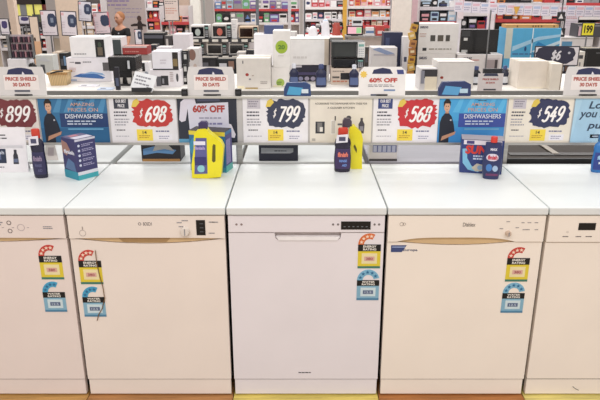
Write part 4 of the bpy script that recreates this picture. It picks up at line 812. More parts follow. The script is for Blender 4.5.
holder(534, 46, 579, 66, 4.2, 'white sign with a navy splash showing a price ending in 6', [('s', .02, .08, .9, .98, '#35364c'), ('g', .38, .34, .60, .74, '#e8e8f0', '$6'), ('e', .74, .6, .8, .72, '#c9cad6'), ('l', .02, .0, .3, .08, '#8a8a94', 1)], name='price_sign', cat='sign')
PD = [('r', .05, .82, .22, .93, '#e6b9bd'), ('s', .44, .36, .96, .86, '#3a4560'), ('r', .62, .52, .8, .7, '#8c97ac'), ('l', .08, .3, .3, .6, '#d9cdd6', 3), ('l', .1, .1, .9, .16, '#b9aeb9', 1)]
holder(41, 10, 57, 36, 5.9, 'poster with a dark blue splash, leftmost of the four hanging in a group', PD, '#ece4ea'); holder(60.5, 11, 76.5, 36, 5.9, 'poster with a dark blue splash, second from left in the group', PD, '#ece4ea', tilt=2)
holder(77.5, 1, 91, 21.5, 6.2, 'poster with a dark blue splash, highest of the group', PD, '#e4e2ec', tilt=4); holder(94.5, 12, 110.5, 34, 6.4, 'pink-edged poster with a dark blue splash beside the person in black', [('r', .0, .0, .04, 1, '#e0a8b4'), ('r', .9, .3, 1, 1, '#d9858f')] + PD, '#eedde4', tilt=-3)
SD = [('s', .2, .4, .8, .85, '#4b4478'), ('l', .1, .08, .9, .24, '#b9b2c4', 1)]
holder(0, 18.5, 9.5, 35, 6.6, 'small white card with purple oval at the left frame edge', SD, '#e9e6ee', name='card_stand', cat='card stand'); holder(18.5, 15.5, 31, 24.5, 6.9, 'small white card with purple oval in front of the lit yellow doorway', SD, '#e9e6ee', name='card_stand', cat='card stand')
holder(134.5, 29, 142, 45, 6.0, 'narrow white poster with dark splash right of the person in black', PD, '#ece8ee')
# wire rack of pods
x0, x1, Y, z, zt = front(8, 35, 32, 57, Y=4.6); 
T0 = carton('appliance_box', 'white carton under the rack of dark pods at left', 'box', 8, 57.5, 27, 74, [], Y=4.6, z=ZB, Dp=.2, col='#efeef2')
root = thing('pod_rack', 'rack holding rows of dark and pink capsules above the white carton', 'rack', ((x0 + x1) / 2, 4.62, T0.top)); W = x1 - x0; H = zt - T0.top
b = MB(); b.box(-W / 2, W / 2, .04, .05, 0, H, '#bfb2b6'); b.box(-W / 2, -W / 2 + .01, 0, .05, 0, H, STEEL); b.box(W / 2 - .01, W / 2, 0, .05, 0, H, STEEL); b.box(-W / 2, W / 2, 0, .05, 0, .01, STEEL); b.build('frame', root)
for r_ in range(3):
    for k in range(9): b = MB(); x = -W * .43 + W * .105 * k; b.box(x, x + W * .07, .012, .04, H * (.06 + .31 * r_), H * (.30 + .31 * r_), ('#3c3040', '#6a4a58', '#2a2630', '#a87c86')[(k * 3 + r_) % 4]); b.build('capsule', root, bevel=.003)
b = MB(); x0, x1, Y, z, zt = front(28, 53, 36, 72, Y=4.5, z=ZB); W = x1 - x0; b.prism([(0, 0), (W, 0), (W * .95, .14), (W * .3, .26), (0, .24), (W * .1, .1)], 0, .07, '#141416'); b.build('black_bag', None, (x0, Y, z), bevel=.008, label='black lumpy bag right of the white carton at left', cat='bag')
carton('food_processor_box', 'grey-white appliance with a round knob left of the beige pillar', 'appliance', 36, 54, 53, 72, [('r', .25, .3, .5, .7, '#5a5c60'), ('e', .3, .4, .45, .6, '#2a2c30'), ('p', 0, 0, 0, 0, '#c9ccd0', [(.1, .85), (.5, .95), (.9, .8), (.5, .8)])], Y=4.6, z=ZB, Dp=.16, col='#cfd2cf')
holder(31.5, 16, 41, 66, 5.6, 'tall peach board left of the hanging posters', [('r', .05, .05, .95, .5, '#dfb28e'), ('e', .3, .5, .5, .58, '#4a3c34')], '#e6d2bf', name='display_board', cat='board')
# red flat carton and neighbours behind coffee machine
Tr = carton('book_box', 'dark carton supporting the flat red carton', 'box', 136, 53, 150, 74, [('e', .2, .3, .6, .8, '#3c4a46'), ('r', .6, .2, .9, .6, '#cfcac4')], Y=4.6, z=ZB, Dp=.2, col='#a9a4a2')
carton('appliance_box', 'flat red carton above the coffee machine', 'box', 122.5, 45, 147, 53.5, [('r', 0, .82, 1, 1, '#d6cfcf'), ('l', .1, .2, .7, .5, '#c98a84', 1)], on=Tr, Dp=.2, col='#a23c3a', dy=-.01)
carton('gadget_box', 'small black and white gadget right of the coffee machine', 'box', 139.5, 61, 149, 80, [('r', .1, .4, .6, .95, '#17181b'), ('e', .5, .05, .9, .4, '#8a8f98')], Y=3.25, z=ZA, Dp=.12, col='#d6d4d6')
T = carton('printer_box', 'black printer carton left of the white boxes', 'box', 144, 32, 163.5, 50, [('r', .5, .25, .75, .5, '#c9ccd2'), ('r', .02, .84, .98, .94, '#5b5c66'), ('l', .1, .1, .4, .2, '#8a8d96', 1)], Y=6.3, z=.62, Dp=.3, col='#17181c')
carton('appliance_box', 'white carton with faint figures between the black printer and microwaves', 'box', 173, 33, 189.5, 48, [('l', .15, .2, .8, .5, '#b9b3bd', 2)], Y=6.2, z=.62, Dp=.3, col='#e2dde2')
carton('appliance_box', 'narrow dark carton right of the black printer carton', 'box', 164.5, 35, 172, 48, [('r', .2, .1, .5, .9, '#c9c4c0')], Y=6.25, z=.62, Dp=.2, col='#4a4648')
table(-2.05, -.95, 6.1, 6.8, .62, 'low table behind the kettle boxes'); 
carton('appliance_box', 'dark narrow carton stack right of the kettle boxes', 'box', 290.5, 31, 297, 70, [('r', 0, 0, .7, 1, '#e9e6e6'), ('r', .7, .4, 1, .6, '#17181b')], Y=4.7, z=ZB, Dp=.2, col='#cfcac8')
FILL = [(53.5, 51, 60, '#c9b8a4', 'tan carton right of the grey-white knob appliance'), (60.5, 52, 67, '#1b1b1e', 'black carton left of the two iron cartons'),
 (123, 56, 135, '#8a8480', 'grey carton behind the coffee machine head'), (150, 44, 157, '#2a2a30', 'dark carton rising behind the dark-sided kettle carton'), (157.5, 46, 172, '#d6d2d6', 'white carton rising behind the dark-sided kettle carton'),
 (200, 56.5, 217, '#16171a', 'wide black carton behind the middle left PRICE SHIELD card, left one of two'), (217.5, 57.5, 236, '#1d2022', 'wide black carton behind the middle left PRICE SHIELD card, right one of two'),
 (237, 51, 246, '#b5b0ac', 'grey carton left behind the large cream carton'), (246.5, 49, 254, '#26262c', 'black carton behind the large cream carton'), (364.5, 46, 370.5, '#4a4440', 'brown carton right of the black microwaves'),
 (364, 39, 366, '#e2e0e2', ''), (408, 60, 416, '#8a5a3c', 'brown carton beneath the golden packets'), (559.5, 62, 568, '#3c3c44', 'charcoal carton behind the right end PRICE SHIELD card'), (568.5, 60, 575.5, '#d2ccc6', 'pale carton left of the slim white carton with small marks')]
for k, (a_, t_, c_, col, lb) in enumerate(FILL):
    if lb: carton('appliance_carton', lb, 'box', a_, t_, c_, 78, [('r', .1, .55, .5, .8, ('#c8c8cc', '#5a5a60')[k % 2]), ('l', .1, .3, .85, .45, '#9a9aa0', 1), ('r', .6, .55, .9, .9, ('#8a6a5a', '#6f8fb0', '#2a2a2e')[k % 3])], Y=5.04, z=ZB, Dp=.2, col=col)
# right side
carton('small_fridge', 'black mini fridge at the right frame edge', 'fridge', 584, 47, 606, 74, [('r', .05, .1, .12, .9, '#2c2d30'), ('l', .5, .85, .8, .92, '#6a6c70', 1)], Y=4.6, z=ZB, Dp=.25, col='#141517', rough=.25)
carton('water_filter_box', 'slim white carton with small marks left of the black fridge', 'box', 576, 50.5, 584, 72, [('r', .3, .8, .8, .9, '#4a4a50'), ('r', .4, .6, .6, .7, '#8a8a90'), ('r', .4, .4, .6, .5, '#8a8a90')], Y=4.55, z=ZB, Dp=.15, col='#e6e2da')
Tq = carton('oven_box', 'wide pale carton with a small blue label under the yellow price', 'box', 560, 36, 592, 60, [('r', .04, .6, .36, .85, '#5a8fb4'), ('r', .0, .93, 1, .98, '#b9b4b0'), ('l', .3, .1, .8, .3, '#b9aeb4', 2), ('r', 0, .35, 1, .42, '#7a6a6a')], Y=6.4, z=.62, Dp=.3, col='#dcd8d8')
table(2.05, 3.9, 6.2, 6.9, .62, 'low table under the pale right carton')
carton('amplifier', 'black appliance left of the yellow price at the right edge', 'appliance', 577.5, 23, 603, 36.5, [('r', .05, .1, .35, .8, '#d9b8c0'), ('r', .0, .8, 1, .9, '#8a8a90')], on=Tp(6.45, Tq.top), Dp=.25, col='#4a4a50')
holder(581.5, 22.5, 594.5, 36, 6.1, 'bright yellow price card near the right frame edge', [('t', .2, .2, .85, .8, '#3a3210', '199')], '#f2e63a', name='price_card', cat='card')
holder(564, 15, 578, 37, 7.2, 'tall pinkish white notice left of the yellow price', [('l', .1, .82, .9, .95, '#c98a90', 2), ('l', .1, .5, .9, .74, '#cfc4d2', 3)], '#e4dde6', name='notice_board', cat='sign')
# ------------------------------------------------------------------ person seated behind the boxes
def skin(name, V, E_, R, m, parent, sub=2):
    me = bpy.data.meshes.new(name); me.from_pydata(V, E_, []); o = bpy.data.objects.new(name, me); COL.objects.link(o); o.parent = parent; me.materials.append(m)
    sk = o.modifiers.new('skin', 'SKIN'); sk.use_smooth_shade = True
    for i, r in enumerate(R): me.skin_vertices[0].data[i].radius = (r, r) if not isinstance(r, tuple) else r
    me.skin_vertices[0].data[0].use_root = True
    s_ = o.modifiers.new('sub', 'SUBSURF'); s_.levels = s_.render_levels = sub
    return o
def person(px, pyhead, Y, label, rotd=0):
    top = atY(px, pyhead, Y); hz = top.z - FLOOR; sc_ = hz / 1.30; root = thing('person', label, 'person', (top.x, Y, FLOOR), math.radians(rotd)); root.scale = (sc_, sc_, sc_)
    SK = mat('#c9957a', .5); P = [(0, .02, .50), (0, .02, .68), (0, .01, .86), (0, .0, .98), (0, -.01, 1.06), (0, -.02, 1.13), (0, -.02, 1.20)]
    R = [.12, .115, .125, .09, .045, .06, .07]
    E_ = [(0, 1), (1, 2), (2, 3), (3, 4), (4, 5), (5, 6)]
    def chain(start, pts, rs):
        prev = start
        for p, r in zip(pts, rs): P.append(p); R.append(r); E_.append((prev, len(P) - 1)); prev = len(P) - 1
        return prev
    arms = {}
    for s in (-1, 1):
        chain(3, [(s * .15, .0, .96), (s * .20, -.02, .82), (s * .21, -.08, .70), (s * .17, -.24, .70), (s * .15, -.32, .71)], [.055, .045, .038, .03, .022])
        hand = len(P) - 1
        for k in range(4): chain(hand, [(s * .15 + (k - 1.5) * .018, -.375, .712), (s * .15 + (k - 1.5) * .02, -.41 - .004 * (k % 3), .70), (s * .15 + (k - 1.5) * .02, -.425, .685)], [.009, .008, .007])
        chain(hand, [(s * .15 - s * .03, -.345, .70), (s * .15 - s * .045, -.37, .69)], [.01, .008])
        chain(0, [(s * .09, -.02, .48), (s * .11, -.40, .50), (s * .11, -.42, .25), (s * .11, -.42, .06), (s * .11, -.54, .03)], [.09, .062, .05, .035, .03])
    skin('body', P, E_, R, SK, root)
    # head with face
    h = MB(); h.sphere((0, -.03, 1.19), .1, SK, .78, .92, 1.12, 20); h.sphere((0, -.125, 1.17), .016, SK, .8, 1, 1.3)
    for s in (-1, 1): h.sphere((s * .03, -.112, 1.20), .011, mat('#2a2320', .3), 1.1, .6, .8); h.sphere((s * .08, -.03, 1.185), .02, SK, .4, .8, 1.2); h.box(s * .03 - .016, s * .03 + .016, -.124, -.116, 1.216, 1.221, '#5b4030')
    h.box(-.022, .022, -.122, -.116, 1.132, 1.139, '#9a5048'); h.build('head', root)
    hr = MB(); hr.sphere((0, .004, 1.222), .104, mat('#a9744c', .8), .86, .98, .98, 20); hr.build('hair', root, label='short light brown hair')
    BL = mat('#17181c', .8)
    sv = [(0, .02, .50), (0, .02, .68), (0, .01, .86), (0, 0, .985), (-.15, 0, .965), (-.20, -.02, .83), (.15, 0, .965), (.20, -.02, .83)]
    skin('shirt', sv, [(0, 1), (1, 2), (2, 3), (3, 4), (4, 5), (3, 6), (6, 7)], [.13, .125, .145, .10, .07, .058, .07, .058], BL, root)
    b = MB(); b.box(.05, .075, -.146, -.140, .90, .925, '#c8ccd6'); b.build('chest_emblem', root)
    for s in (-1, 1): skin('trouser_leg', [(s * .08, .02, .49), (s * .11, -.2, .495), (s * .11, -.41, .50), (s * .11, -.43, .27), (s * .11, -.43, .10)], [(0, 1), (1, 2), (2, 3), (3, 4)], [.10, .085, .072, .062, .05], mat('#22242c', .9), root)
    st = thing('stool', 'round grey stool under the person in black', 'stool', (top.x, Y + .02, FLOOR)); H = .385 * sc_
    b = MB(); b.lathe([(.15, H - .03), (.16, H - .02), (.16, H - .005), (.14, H)], '#6a6a70'); b.build('seat', st)
    for k in range(4): a = math.pi / 4 + k * math.pi / 2; b = MB(); b.tube([(.1 * math.cos(a), .1 * math.sin(a), H - .03), (.16 * math.cos(a), .16 * math.sin(a), .006)], .01, STEEL); b.build('leg', st)
person(119.5, 12.5, 10.3, 'person in a black polo shirt with light hair sitting behind the cartons', -28)

# ------------------------------------------------------------------ microwave shelving in the middle distance
Ym = 7.8
a, c = atY(190, 30, Ym), atY(259, 30, Ym); W = c.x - a.x
root = thing('shelving_unit', 'black shelving unit with rows of microwaves in the middle distance', 'shelving', ((a.x + c.x) / 2, Ym, FLOOR))
zs = [atY(225, q, Ym).z - FLOOR for q in (71.5, 55.5, 39.0)]
for k, z in enumerate(zs):
    b = MB(); b.box(-W / 2, W / 2, 0, .4, z - .02, z, '#2a2b2f'); b.box(-W / 2, W / 2, -.012, 0, z - .05, z + .004, '#34353a'); r = random.Random(k)
    for q in range(7): x = -W / 2 + W * (q + .2) / 7; b.box(x, x + W * .09, -.014, -.012, z - .042, z - .004, '#e6e4dc')
    b.build('shelf', root)
for sx in (-1, 0, 1): b = MB(); b.box(sx * (W / 2 - .012) - .012, sx * (W / 2 - .012) + .012, .38, .4, 0, zs[2] + (.05 if sx else 0), '#26272b'); b.build('upright', root)
def on_shelf(k): return Tp(Ym + .03, zs[k] + FLOOR + .0015)
G = 'microwaves on the middle-distance shelving'
microwave('white microwave with a pale cake picture, top shelf', 190.5, 24.5, 208.5, 38, on=on_shelf(2), inner='#b9c4c0', group=G, Dp=.3)
microwave('black microwave with a red round picture, top shelf', 212, 23.5, 231, 38, on=on_shelf(2), inner='#c96a5c', col='#d6d2ce', win='#120c0c', group=G, Dp=.3)
microwave('tan microwave with a brown window, top shelf', 239, 26, 257.5, 38, on=on_shelf(2), col='#c9b298', win='#2a1812', group=G, Dp=.3)
microwave('dark microwave at the left of the middle shelf', 190.5, 42.5, 204, 54.5, on=on_shelf(1), col='#cfc6be', win='#201a18', group=G, Dp=.3)
microwave('silver microwave in the middle of the middle shelf', 207, 43, 226.5, 54.5, on=on_shelf(1), col='#dcd8d0', group=G, Dp=.3)
microwave('silver microwave at the right of the middle shelf', 229, 43, 248, 54.5, on=on_shelf(1), col='#c4c2be', group=G, Dp=.3)
microwave('wide black microwave on the bottom shelf behind the PRICE SHIELD card', 198, 58, 235, 70.5, on=on_shelf(0), col='#141618', group=G, Dp=.3)
carton('appliance_box', 'white carton stood between two microwaves on the top shelf', 'box', 231.5, 19, 237, 38, [('l', .2, .4, .8, .8, '#c9c8cc', 3)], on=Tp(Ym + .05, zs[2] + FLOOR + .0015), Dp=.15, col='#e8e6e6')

# ------------------------------------------------------------------ far gondolas with countable packets
NUM = ['first', 'second', 'third', 'fourth', 'fifth', 'sixth', 'seventh', 'eighth', 'ninth', 'tenth', 'eleventh', 'twelfth', 'thirteenth', 'fourteenth', 'fifteenth', 'sixteenth', 'seventeenth', 'eighteenth', 'nineteenth', 'twentieth']
CN = {'red': '#c23c40', 'pink': '#e0a3ac', 'white': '#eceaea', 'blue': '#6f90c8', 'pale blue': '#b4d0e4', 'black': '#1c1c20', 'purple': '#7d68a4', 'orange': '#dd8a48', 'yellow': '#e6c84c', 'green': '#6fae7c', 'grey': '#9a9a9e', 'navy': '#323a60', 'beige': '#d9c4ac'}
def gondola(name, px0, px1, Y, shelves, label, pal, seed, header=None, back='#b9b2b4', wmin=4.5, wmax=9, top=None):
    """shelves: list of (picture row of the shelf, picture height of the goods)"""
    a, c = atY(px0, 20, Y), atY(px1, 20, Y); W = c.x - a.x; xc = (a.x + c.x) / 2; r = random.Random(seed)
    root = thing('gondola_shelving', label, 'shelving', (xc, Y, FLOOR)); zt = max(atY(300, (top if top is not None else -6), Y).z, 1) - FLOOR
    b = MB(); b.box(-W / 2, W / 2, .32, .34, 0, zt, back); b.build('back_panel', root)
    b = MB(); b.box(-W / 2 + .02, W / 2 - .02, .02, .32, 0, .12, '#77757a'); b.build('base', root)
    for sx in (-1, 1): b = MB(); b.box(sx * (W / 2 - .01) - .01, sx * (W / 2 - .01) + .01, 0, .34, 0, zt, '#cfcacc'); b.build('upright', root)
    if header: b = MB(); b.box(-W / 2, W / 2, -.01, .03, zt - header[1], zt, header[0]); lines(b, -W * .4, W * .4, zt - header[1] * .8, zt - header[1] * .2, 1, -.011, WHITE, seed); b.build('header', root)
    ppm = (px1 - px0) / W
    for k, (q, hh) in enumerate(shelves):
        z = atY(300, q, Y).z; b = MB(); b.box(-W / 2 + .02, W / 2 - .02, 0, .32, z - FLOOR - .018, z - FLOOR, '#e2dfe0'); b.box(-W / 2 + .02, W / 2 - .02, -.008, 0, z - FLOOR - .045, z - FLOOR + .004, ('#d9d6dc', '#c8474a', '#e6e2e2')[(seed + k) % 3]); b.build('shelf', root)
        x = a.x + .04; i = 0
        while x < c.x - .07 and i < 20:
            wpx = r.uniform(wmin, wmax); w_ = min(wpx / ppm, c.x - .03 - x); H = hh / ppm * r.uniform(.62, .98); cn = pal[r.randrange(len(pal))]; c2 = pal[r.randrange(len(pal))]
            kind = r.random(); D = .14
            b = MB(); col = CN[cn]
            if kind < .62:
                b.box(-w_ / 2, w_ / 2, 0, D, 0, H, col); b.box(-w_ * .4, w_ * .4, -.003, 0, H * .55, H * .85, CN[c2] if c2 != cn else '#f0eeee'); b.box(-w_ * .3, w_ * .3, -.003, 0, H * .12, H * .35, CN[r.choice(pal)]); nm, ct = 'small_carton', 'box'
            elif kind < .82:
                b.lathe([(w_ * .4, 0), (w_ * .42, H * .1), (w_ * .42, H * .62), (w_ * .15, H * .78), (w_ * .15, H * .96), (w_ * .1, H)], col, cy=.07, seg=12); b.patch([(w_ * .42, H * .15), (w_ * .42, H * .5)], -60, 60, CN[c2] if c2 != cn else '#f0eeee', cy=.07); nm, ct = 'small_bottle', 'bottle'
            else:
                b.prism([(-w_ * .45, 0), (w_ * .45, 0), (w_ * .48, H * .8), (w_ * .35, H), (-w_ * .35, H), (-w_ * .48, H * .8)], .02, .08, col); b.prism(blob(0, H * .5, w_ * .6, H * .4, i + 2, 14), .017, .02, CN[c2] if c2 != cn else '#f0eeee'); nm, ct = 'small_packet', 'packet'
            n_ = NUM[i]; sh = ('top', 'second', 'third', 'fourth')[k]
            b.build(nm, None, (x + w_ / 2, Y + .02, z + .0015), label='%s %s, %s from the left on the %s shelf of the %s' % (cn, ct, n_, sh, name), cat=ct, group='goods on the %s shelf of the %s' % (sh, name))
            x += w_ + .012; i += 1
gondola('far middle gondola', 214, 300, 12.0, [(9, 10), (22.5, 10)], 'far gondola with a red strip behind the microwaves', ['red', 'pale blue', 'white', 'purple', 'grey', 'green', 'blue', 'white', 'white', 'black'], 4, None, '#cdc8cc')
gondola('red-topped gondola', 303, 345, 10.0, [(7, 8), (19, 9), (33, 10)], 'gondola with red and pink goods left of the yellow post', ['red', 'pink', 'white', 'grey', 'black', 'navy', 'white'], 5, None, '#c9bcbc', 4, 7)
gondola('tall red gondola', 346.5, 391, 9.0, [(6, 9), (17, 8), (25.5, 7)], 'tall gondola with red goods left of the white pillar', ['red', 'red', 'white', 'pink', 'orange', 'white', 'beige'], 8, None, '#d9cfca', 4.5, 8)
gondola('left red gondola', 146, 166, 10.5, [(8, 8), (19, 9), (30, 9)], 'narrow gondola with red and white goods above the black printer', ['red', 'pink', 'white', 'black', 'orange'], 12, None, '#d6b9b4', 4, 6.5)
gondola('pale blue gondola', 418, 458, 7.4, [(7, 8), (21.5, 12)], 'gondola with pale blue strips above the maker-named cartons', ['pale blue', 'white', 'black', 'navy', 'pink', 'black'], 15, None, '#b9c8d4', 6, 10)
gondola('purple gondola', 459, 492, 7.6, [(13, 10), (29, 12)], 'gondola with purple and black goods above the television', ['purple', 'black', 'white', 'red', 'black'], 17, None, '#3c3438', 6, 11)
gondola('dark right gondola', 494, 562, 8.4, [(3, 8), (19.5, 8)], 'dark gondola with red goods behind the string of tickets', ['red', 'black', 'red', 'white', 'black', 'orange'], 21, None, '#2a2628', 6, 13)
gondola('right end gondola', 563, 604, 9.2, [(3, 8), (17, 9), (31, 9)], 'gondola at the right frame edge behind the tall notice', ['black', 'red', 'white', 'navy', 'grey'], 25, None, '#4a4446', 6, 11)
gondola('lower left gondola', 160, 190, 8.8, [(22, 8), (34, 9)], 'low gondola with beige goods left of the microwave shelving', ['pink', 'beige', 'white', 'black', 'orange'], 31, None, '#cfc2bc', 5, 8, top=6)
gondola('far left gondola', -4, 44, 9.4, [(36, 9), (48, 9)], 'dark gondola at the left behind the capsule rack', ['black', 'red', 'grey', 'white', 'beige', 'black'], 35, None, '#2c2628', 5, 9, top=24)
gondola('centre left gondola', 81, 103, 9.0, [(12, 9), (26, 9), (38, 9)], 'gondola behind the group of hanging posters', ['black', 'white', 'red', 'navy', 'beige'], 38, None, '#57504e', 5, 9)
# small screen and red sign on the tall red gondola
Yt = 7.0
a, c = atY(346, 35, Yt), atY(386, 35, Yt); z = atY(360, 36, Yt).z
root = thing('low_shelf_unit', 'grey shelf with a small screen above the black microwave', 'shelving', ((a.x + c.x) / 2, Yt, FLOOR)); W = c.x - a.x
b = MB(); b.box(-W / 2, W / 2, 0, .3, z - FLOOR - .02, z - FLOOR, '#9a9694'); b.build('shelf', root)
for sx in (-1, 1): b = MB(); b.box(sx * (W / 2 - .015) - .015, sx * (W / 2 - .015) + .015, .02, .28, 0, z - FLOOR - .02, '#8a8684'); b.build('upright', root)
x0, x1, Y, _, zt = front(346.5, 26, 363, 35, Y=Yt + .05, z=z); root = thing('tablet_screen', 'small lit screen showing pink and green on the grey shelf', 'screen', ((x0 + x1) / 2, Yt + .05, z)); W = x1 - x0; H = zt - z
b = MB(); b.box(-W / 2, W / 2, 0, .02, .006, H, '#17181c'); b.box(-W * .2, W * .2, -.02, .05, 0, .006, '#17181c'); b.build('housing', root)
b = MB(); b.box(-W * .42, W * .42, -.001, 0, H * .2, H * .9, mat('#d9a8b4', .3, 0, None, .5)); b.box(W * .1, W * .4, -.002, 0, H * .25, H * .85, mat('#8fc08a', .3, 0, None, .5)); b.build('display', root)
carton('printer', 'white printer above the small lit screen', 'printer', 352, 17, 362.5, 26, [('r', .1, .3, .9, .6, '#2b2c30')], on=Tp(Yt + .06, z + H), Dp=.05, col='#e4e6ea')
carton('small_carton', 'white box with a blue band right of the small lit screen', 'box', 366, 27, 374, 35, [('r', 0, .3, 1, .6, '#6a86b0')], Y=Yt + .05, z=z, Dp=.1, col='#e8e6e8'); carton('small_carton', 'red box at the right end of the grey shelf', 'box', 376, 25.5, 384.5, 35, [('r', .2, .2, .8, .5, '#e8d8d4')], Y=Yt + .05, z=z, Dp=.1, col='#c04a44')
def post(px, Y, w_, z1, col, label, name='post'):
    g = atY(px, 20, Y); b = MB(); b.box(-w_ / 2, w_ / 2, 0, w_, 0, z1 - FLOOR, C_(col)); b.box(-w_ * .8, w_ * .8, -w_ * .3, w_ * 1.3, 0, .02, C_(col)); b.build(name, None, (g.x, Y, FLOOR), bevel=.003, label=label, cat='post')
post(344.7, 8.4, .065, 1.9, '#e2b048', 'yellow upright post left of the tall red gondola'); post(391.5, 6.8, .03, 2.2, '#8a8c9c', 'thin grey post left of the white pillar'); post(257.5, 9.0, .05, 2.2, '#6a7078', 'slim dark post behind the tan microwave')
post(289.5, 8.2, .05, 2.2, '#d4d0d4', 'slim pale post above the tall green-logo carton'); post(304.5, 6.2, .02, 1.7, '#6a6c70', 'thin dark pole above the white microwave carton')
post(414.5, 7.2, .07, 2.2, '#d8b8c0', 'pinkish post right of the white pillar'); post(459.5, 7.25, .06, 2.2, '#e8e4ea', 'white post at the left of the ticket string'); post(491.5, 7.25, .085, 2.2, '#ece4e8', 'broad white post right of the television')
post(204.5, 8.6, .03, 2.2, '#9a9c98', 'thin grey post above the cake microwave'); post(169, 8.3, .02, 2.0, '#b9a8ac', 'thin mauve post above the black printer')
# display of white kettles with red lid
x0, x1, Y, z, zt = front(306, 30, 330, 38, Y=6.5)
table(atY(292, 40, 6.4).x, atY(343, 40, 6.4).x, 6.35, 6.85, atY(318, 37, 6.4).z, 'small pale table with white kettles above the white microwave carton')
zk = atY(318, 37, 6.4).z
def kettle(px, py0, label, col, Y=6.5, lid='#e8e6e8', r=.075):
    g = atY(px, 30, Y); H = atY(px, py0, Y).z - zk; root = thing('kettle', label, 'kettle', (g.x, Y, zk))
    b = MB(); b.lathe([(r, 0), (r, .01), (r * .95, H * .4), (r * .7, H * .85), (r * .6, H * .9)], mat(col, .25), seg=18); b.build('kettle_body', root)
    b = MB(); b.lathe([(r * .6, H * .9), (r * .4, H * .97), (r * .1, H)], mat(lid, .3), seg=14); b.build('lid', root)
    b = MB(); b.tube([(r * .55, 0, H * .9), (r * 1.3, 0, H * .88), (r * 1.45, 0, H * .5), (r * .95, 0, H * .15)], .009, DARK); b.build('handle', root)
    b = MB(); b.tube([(-r * .7, 0, H * .6), (-r * 1.25, 0, H * .85)], [.02, .008], mat(col, .25)); b.build('spout', root)
kettle(313, 26, 'low white kettle, leftmost above the white microwave carton', '#e9e6ea', r=.065); kettle(325.5, 19, 'tall white kettle in the middle of the small pale table', '#eceaf0', lid='#b9c8dc', r=.06); kettle(336.5, 21, 'red-brown kettle right of the tall white kettle', '#a8483c', 6.72, '#3a2c2a', .06)
# string of tickets
root = None
Yk = 6.9
p0, p1 = atY(456, 1, Yk), atY(603, 6, Yk)
b = MB(); b.tube([p0, p0.lerp(p1, .25) + Vector((0, 0, -.012)), p0.lerp(p1, .5) + Vector((0, 0, -.018)), p0.lerp(p1, .75) + Vector((0, 0, -.012)), p1], .003, '#c9b8c4'); b.build('hanging_line', None, label='line strung across the upper right carrying price tickets', cat='line')
for k in range(17):
    px = 459 + 8.7 * k; t = (px - 456) / 147; g = p0.lerp(p1, t); sag = -.018 * (1 - (2 * t - 1) ** 2); W = .116; H = .14
    b = MB(); b.box(-W / 2, W / 2, -.006, -.003, -H, .004, '#e6e0ea'); b.box(-W * .4, W * .4, -.007, -.006, -H * .35, -H * .12, ('#e2bcc8', '#b8c4e0')[k % 2]); lines(b, -W * .38, W * .38, -H * .85, -H * .45, 2, -.0062, C_('#a9a4bc'), k, .5)
    b.build('price_ticket', None, (g.x, g.y, g.z + sag), label='pale price ticket, %s from the left on the hanging line' % NUM[k], cat='ticket', group='price tickets on the hanging line')
for px, y0, lab in ((462, 0, 'red and white pennant at the left of the ticket line'), (492.5, 1, 'red and white pennant above the television')):
    g = atY(px, y0, 7.24); b = MB(); b.box(-.04, .04, 0, .005, -.26, 0, '#ecdfe2'); b.box(-.03, .03, -.002, 0, -.12, -.01, '#c8474c'); b.build('pennant', None, (g.x, 7.24, g.z), label=lab, cat='pennant')
g = atY(516.5, 11, 6.85); b = MB(); b.prism([(-.045, .06), (.045, .06), (0, -.06)], 0, .004, '#d9a84c'); b.build('pennant', None, (g.x, 6.85, g.z), label='small golden triangle pennant above the tan carton', cat='pennant')
for k, (py, s_) in enumerate(((17, .6), (33, .5))):
    g = atY(561, py, 6.05); b = MB(); b.box(-.05, .05, 0, .004, -.05, .06, '#2b2b30'); b.prism([(-.03, -.02), (0, .04), (.03, -.02)], -.002, 0, '#e6e2e2'); b.box(-.004, .004, 0, .004, .06, .14, STEEL)
    b.build('hanging_tag', None, (g.x, 6.05, g.z), label=('upper', 'lower')[k] + ' black hanging tag left of the tall notice', cat='tag')

post(561, 6.056, .014, 1.75, '#3a3a40', 'thin black pole carrying two hanging tags')
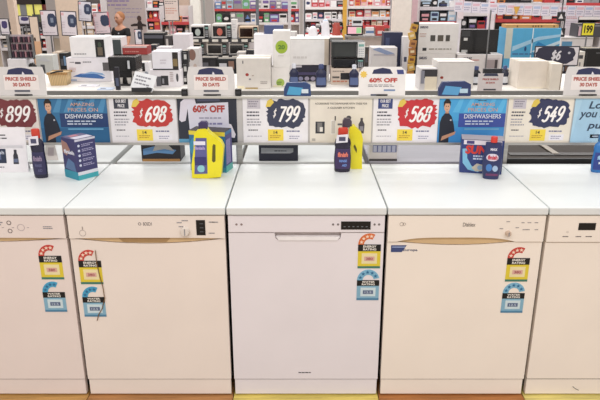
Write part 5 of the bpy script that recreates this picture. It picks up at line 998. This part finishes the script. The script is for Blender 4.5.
# ------------------------------------------------------------------ far left doorway, banner with figures
a, c = atY(15, 20, 12.5), atY(46, 20, 12.5); root = thing('shop_partition', 'dark partition frame with a lit yellow panel at far left', 'partition', ((a.x + c.x) / 2, 12.5, FLOOR)); W = c.x - a.x
z0, z1 = atY(30, 20, 12.5).z - FLOOR, atY(30, 4.5, 12.5).z - FLOOR
b = MB(); b.box(-W * .5, -W * .42, 0, .1, 0, 2.6, '#2a2224'); b.box(W * .42, W * .5, 0, .1, 0, 2.6, '#6a2a26'); b.box(-W * .5, W * .5, 0, .1, z1, z1 + 1.0, '#332a2c'); b.box(-W * .42, W * .42, 0, .1, 0, z0 - .05, '#3a3434'); b.build('frame', root)
b = MB(); b.box(-W * .42, W * .42, .05, .07, z0 - .05, z1, mat('#e6e07a', .5, 0, None, .35)); b.build('lit_panel', root, label='glowing pale yellow panel')
b = MB(); b.box(-W * .3, -W * .1, .02, .04, z0 - .05, z1, '#8f949c'); b.box(W * .06, W * .3, .02, .04, z0 - .05, z0 + .12, '#5c6660'); b.box(W * .12, W * .15, .0, .04, z0, z1, '#4a4444'); b.build('figures', root)
a, c = atY(107, 20, 12.6), atY(151, 20, 12.6); root = thing('wall_banner', 'grey banner with purple script and small dark figures behind the person in black', 'banner', ((a.x + c.x) / 2, 12.6, FLOOR)); W = c.x - a.x
zb = lambda q: atY(130, q, 12.6).z - FLOOR
b = MB(); b.box(-W / 2, W / 2, 0, .02, zb(45), zb(-8), '#bdb3b4'); b.box(-W / 2, -W / 2 + .03, 0, .05, 0, zb(-8), '#a8a0a2'); b.box(W / 2 - .03, W / 2, 0, .05, 0, zb(-8), '#a8a0a2'); b.build('panel', root)
b = MB(); lines(b, -W * .45, W * .15, zb(7), zb(-1), 2, -.001, C_('#8a7ab0'), 5, .35); lines(b, -W * .3, W * .35, zb(14), zb(7), 2, -.001, C_('#978fae'), 8, .25); lines(b, -W * .1, W * .3, zb(20), zb(14), 1, -.001, C_('#a89fb4'), 9, .2)
X = lambda p: atY(p, 20, 12.6).x - (a.x + c.x) / 2
b.prism([(X(130), zb(25)), (X(134), zb(23.5)), (X(137), zb(23.5)), (X(138), zb(21)), (X(141), zb(21)), (X(142), zb(23.5)), (X(147), zb(25)), (X(147), zb(26.5)), (X(142), zb(26.5)), (X(142), zb(30)), (X(137), zb(30)), (X(137), zb(26)), (X(131), zb(26.5))], -.003, 0, '#2e2528')
b.disc(X(139.3), zb(18.5), 0, .05, .065, '#4a3634', 14, .004); b.disc(X(121.5), zb(16.5), 0, .045, .06, '#4a3430', 14, .004); b.build('print', root)
holder(164, -2, 179, 21, 8.0, 'tall pinkish notice with text above the beige goods', [('l', .1, .3, .9, .6, '#d9a89a', 3), ('l', .1, .72, .9, .9, '#a99a98', 2)], '#ecdcd6', name='notice_board', cat='sign')
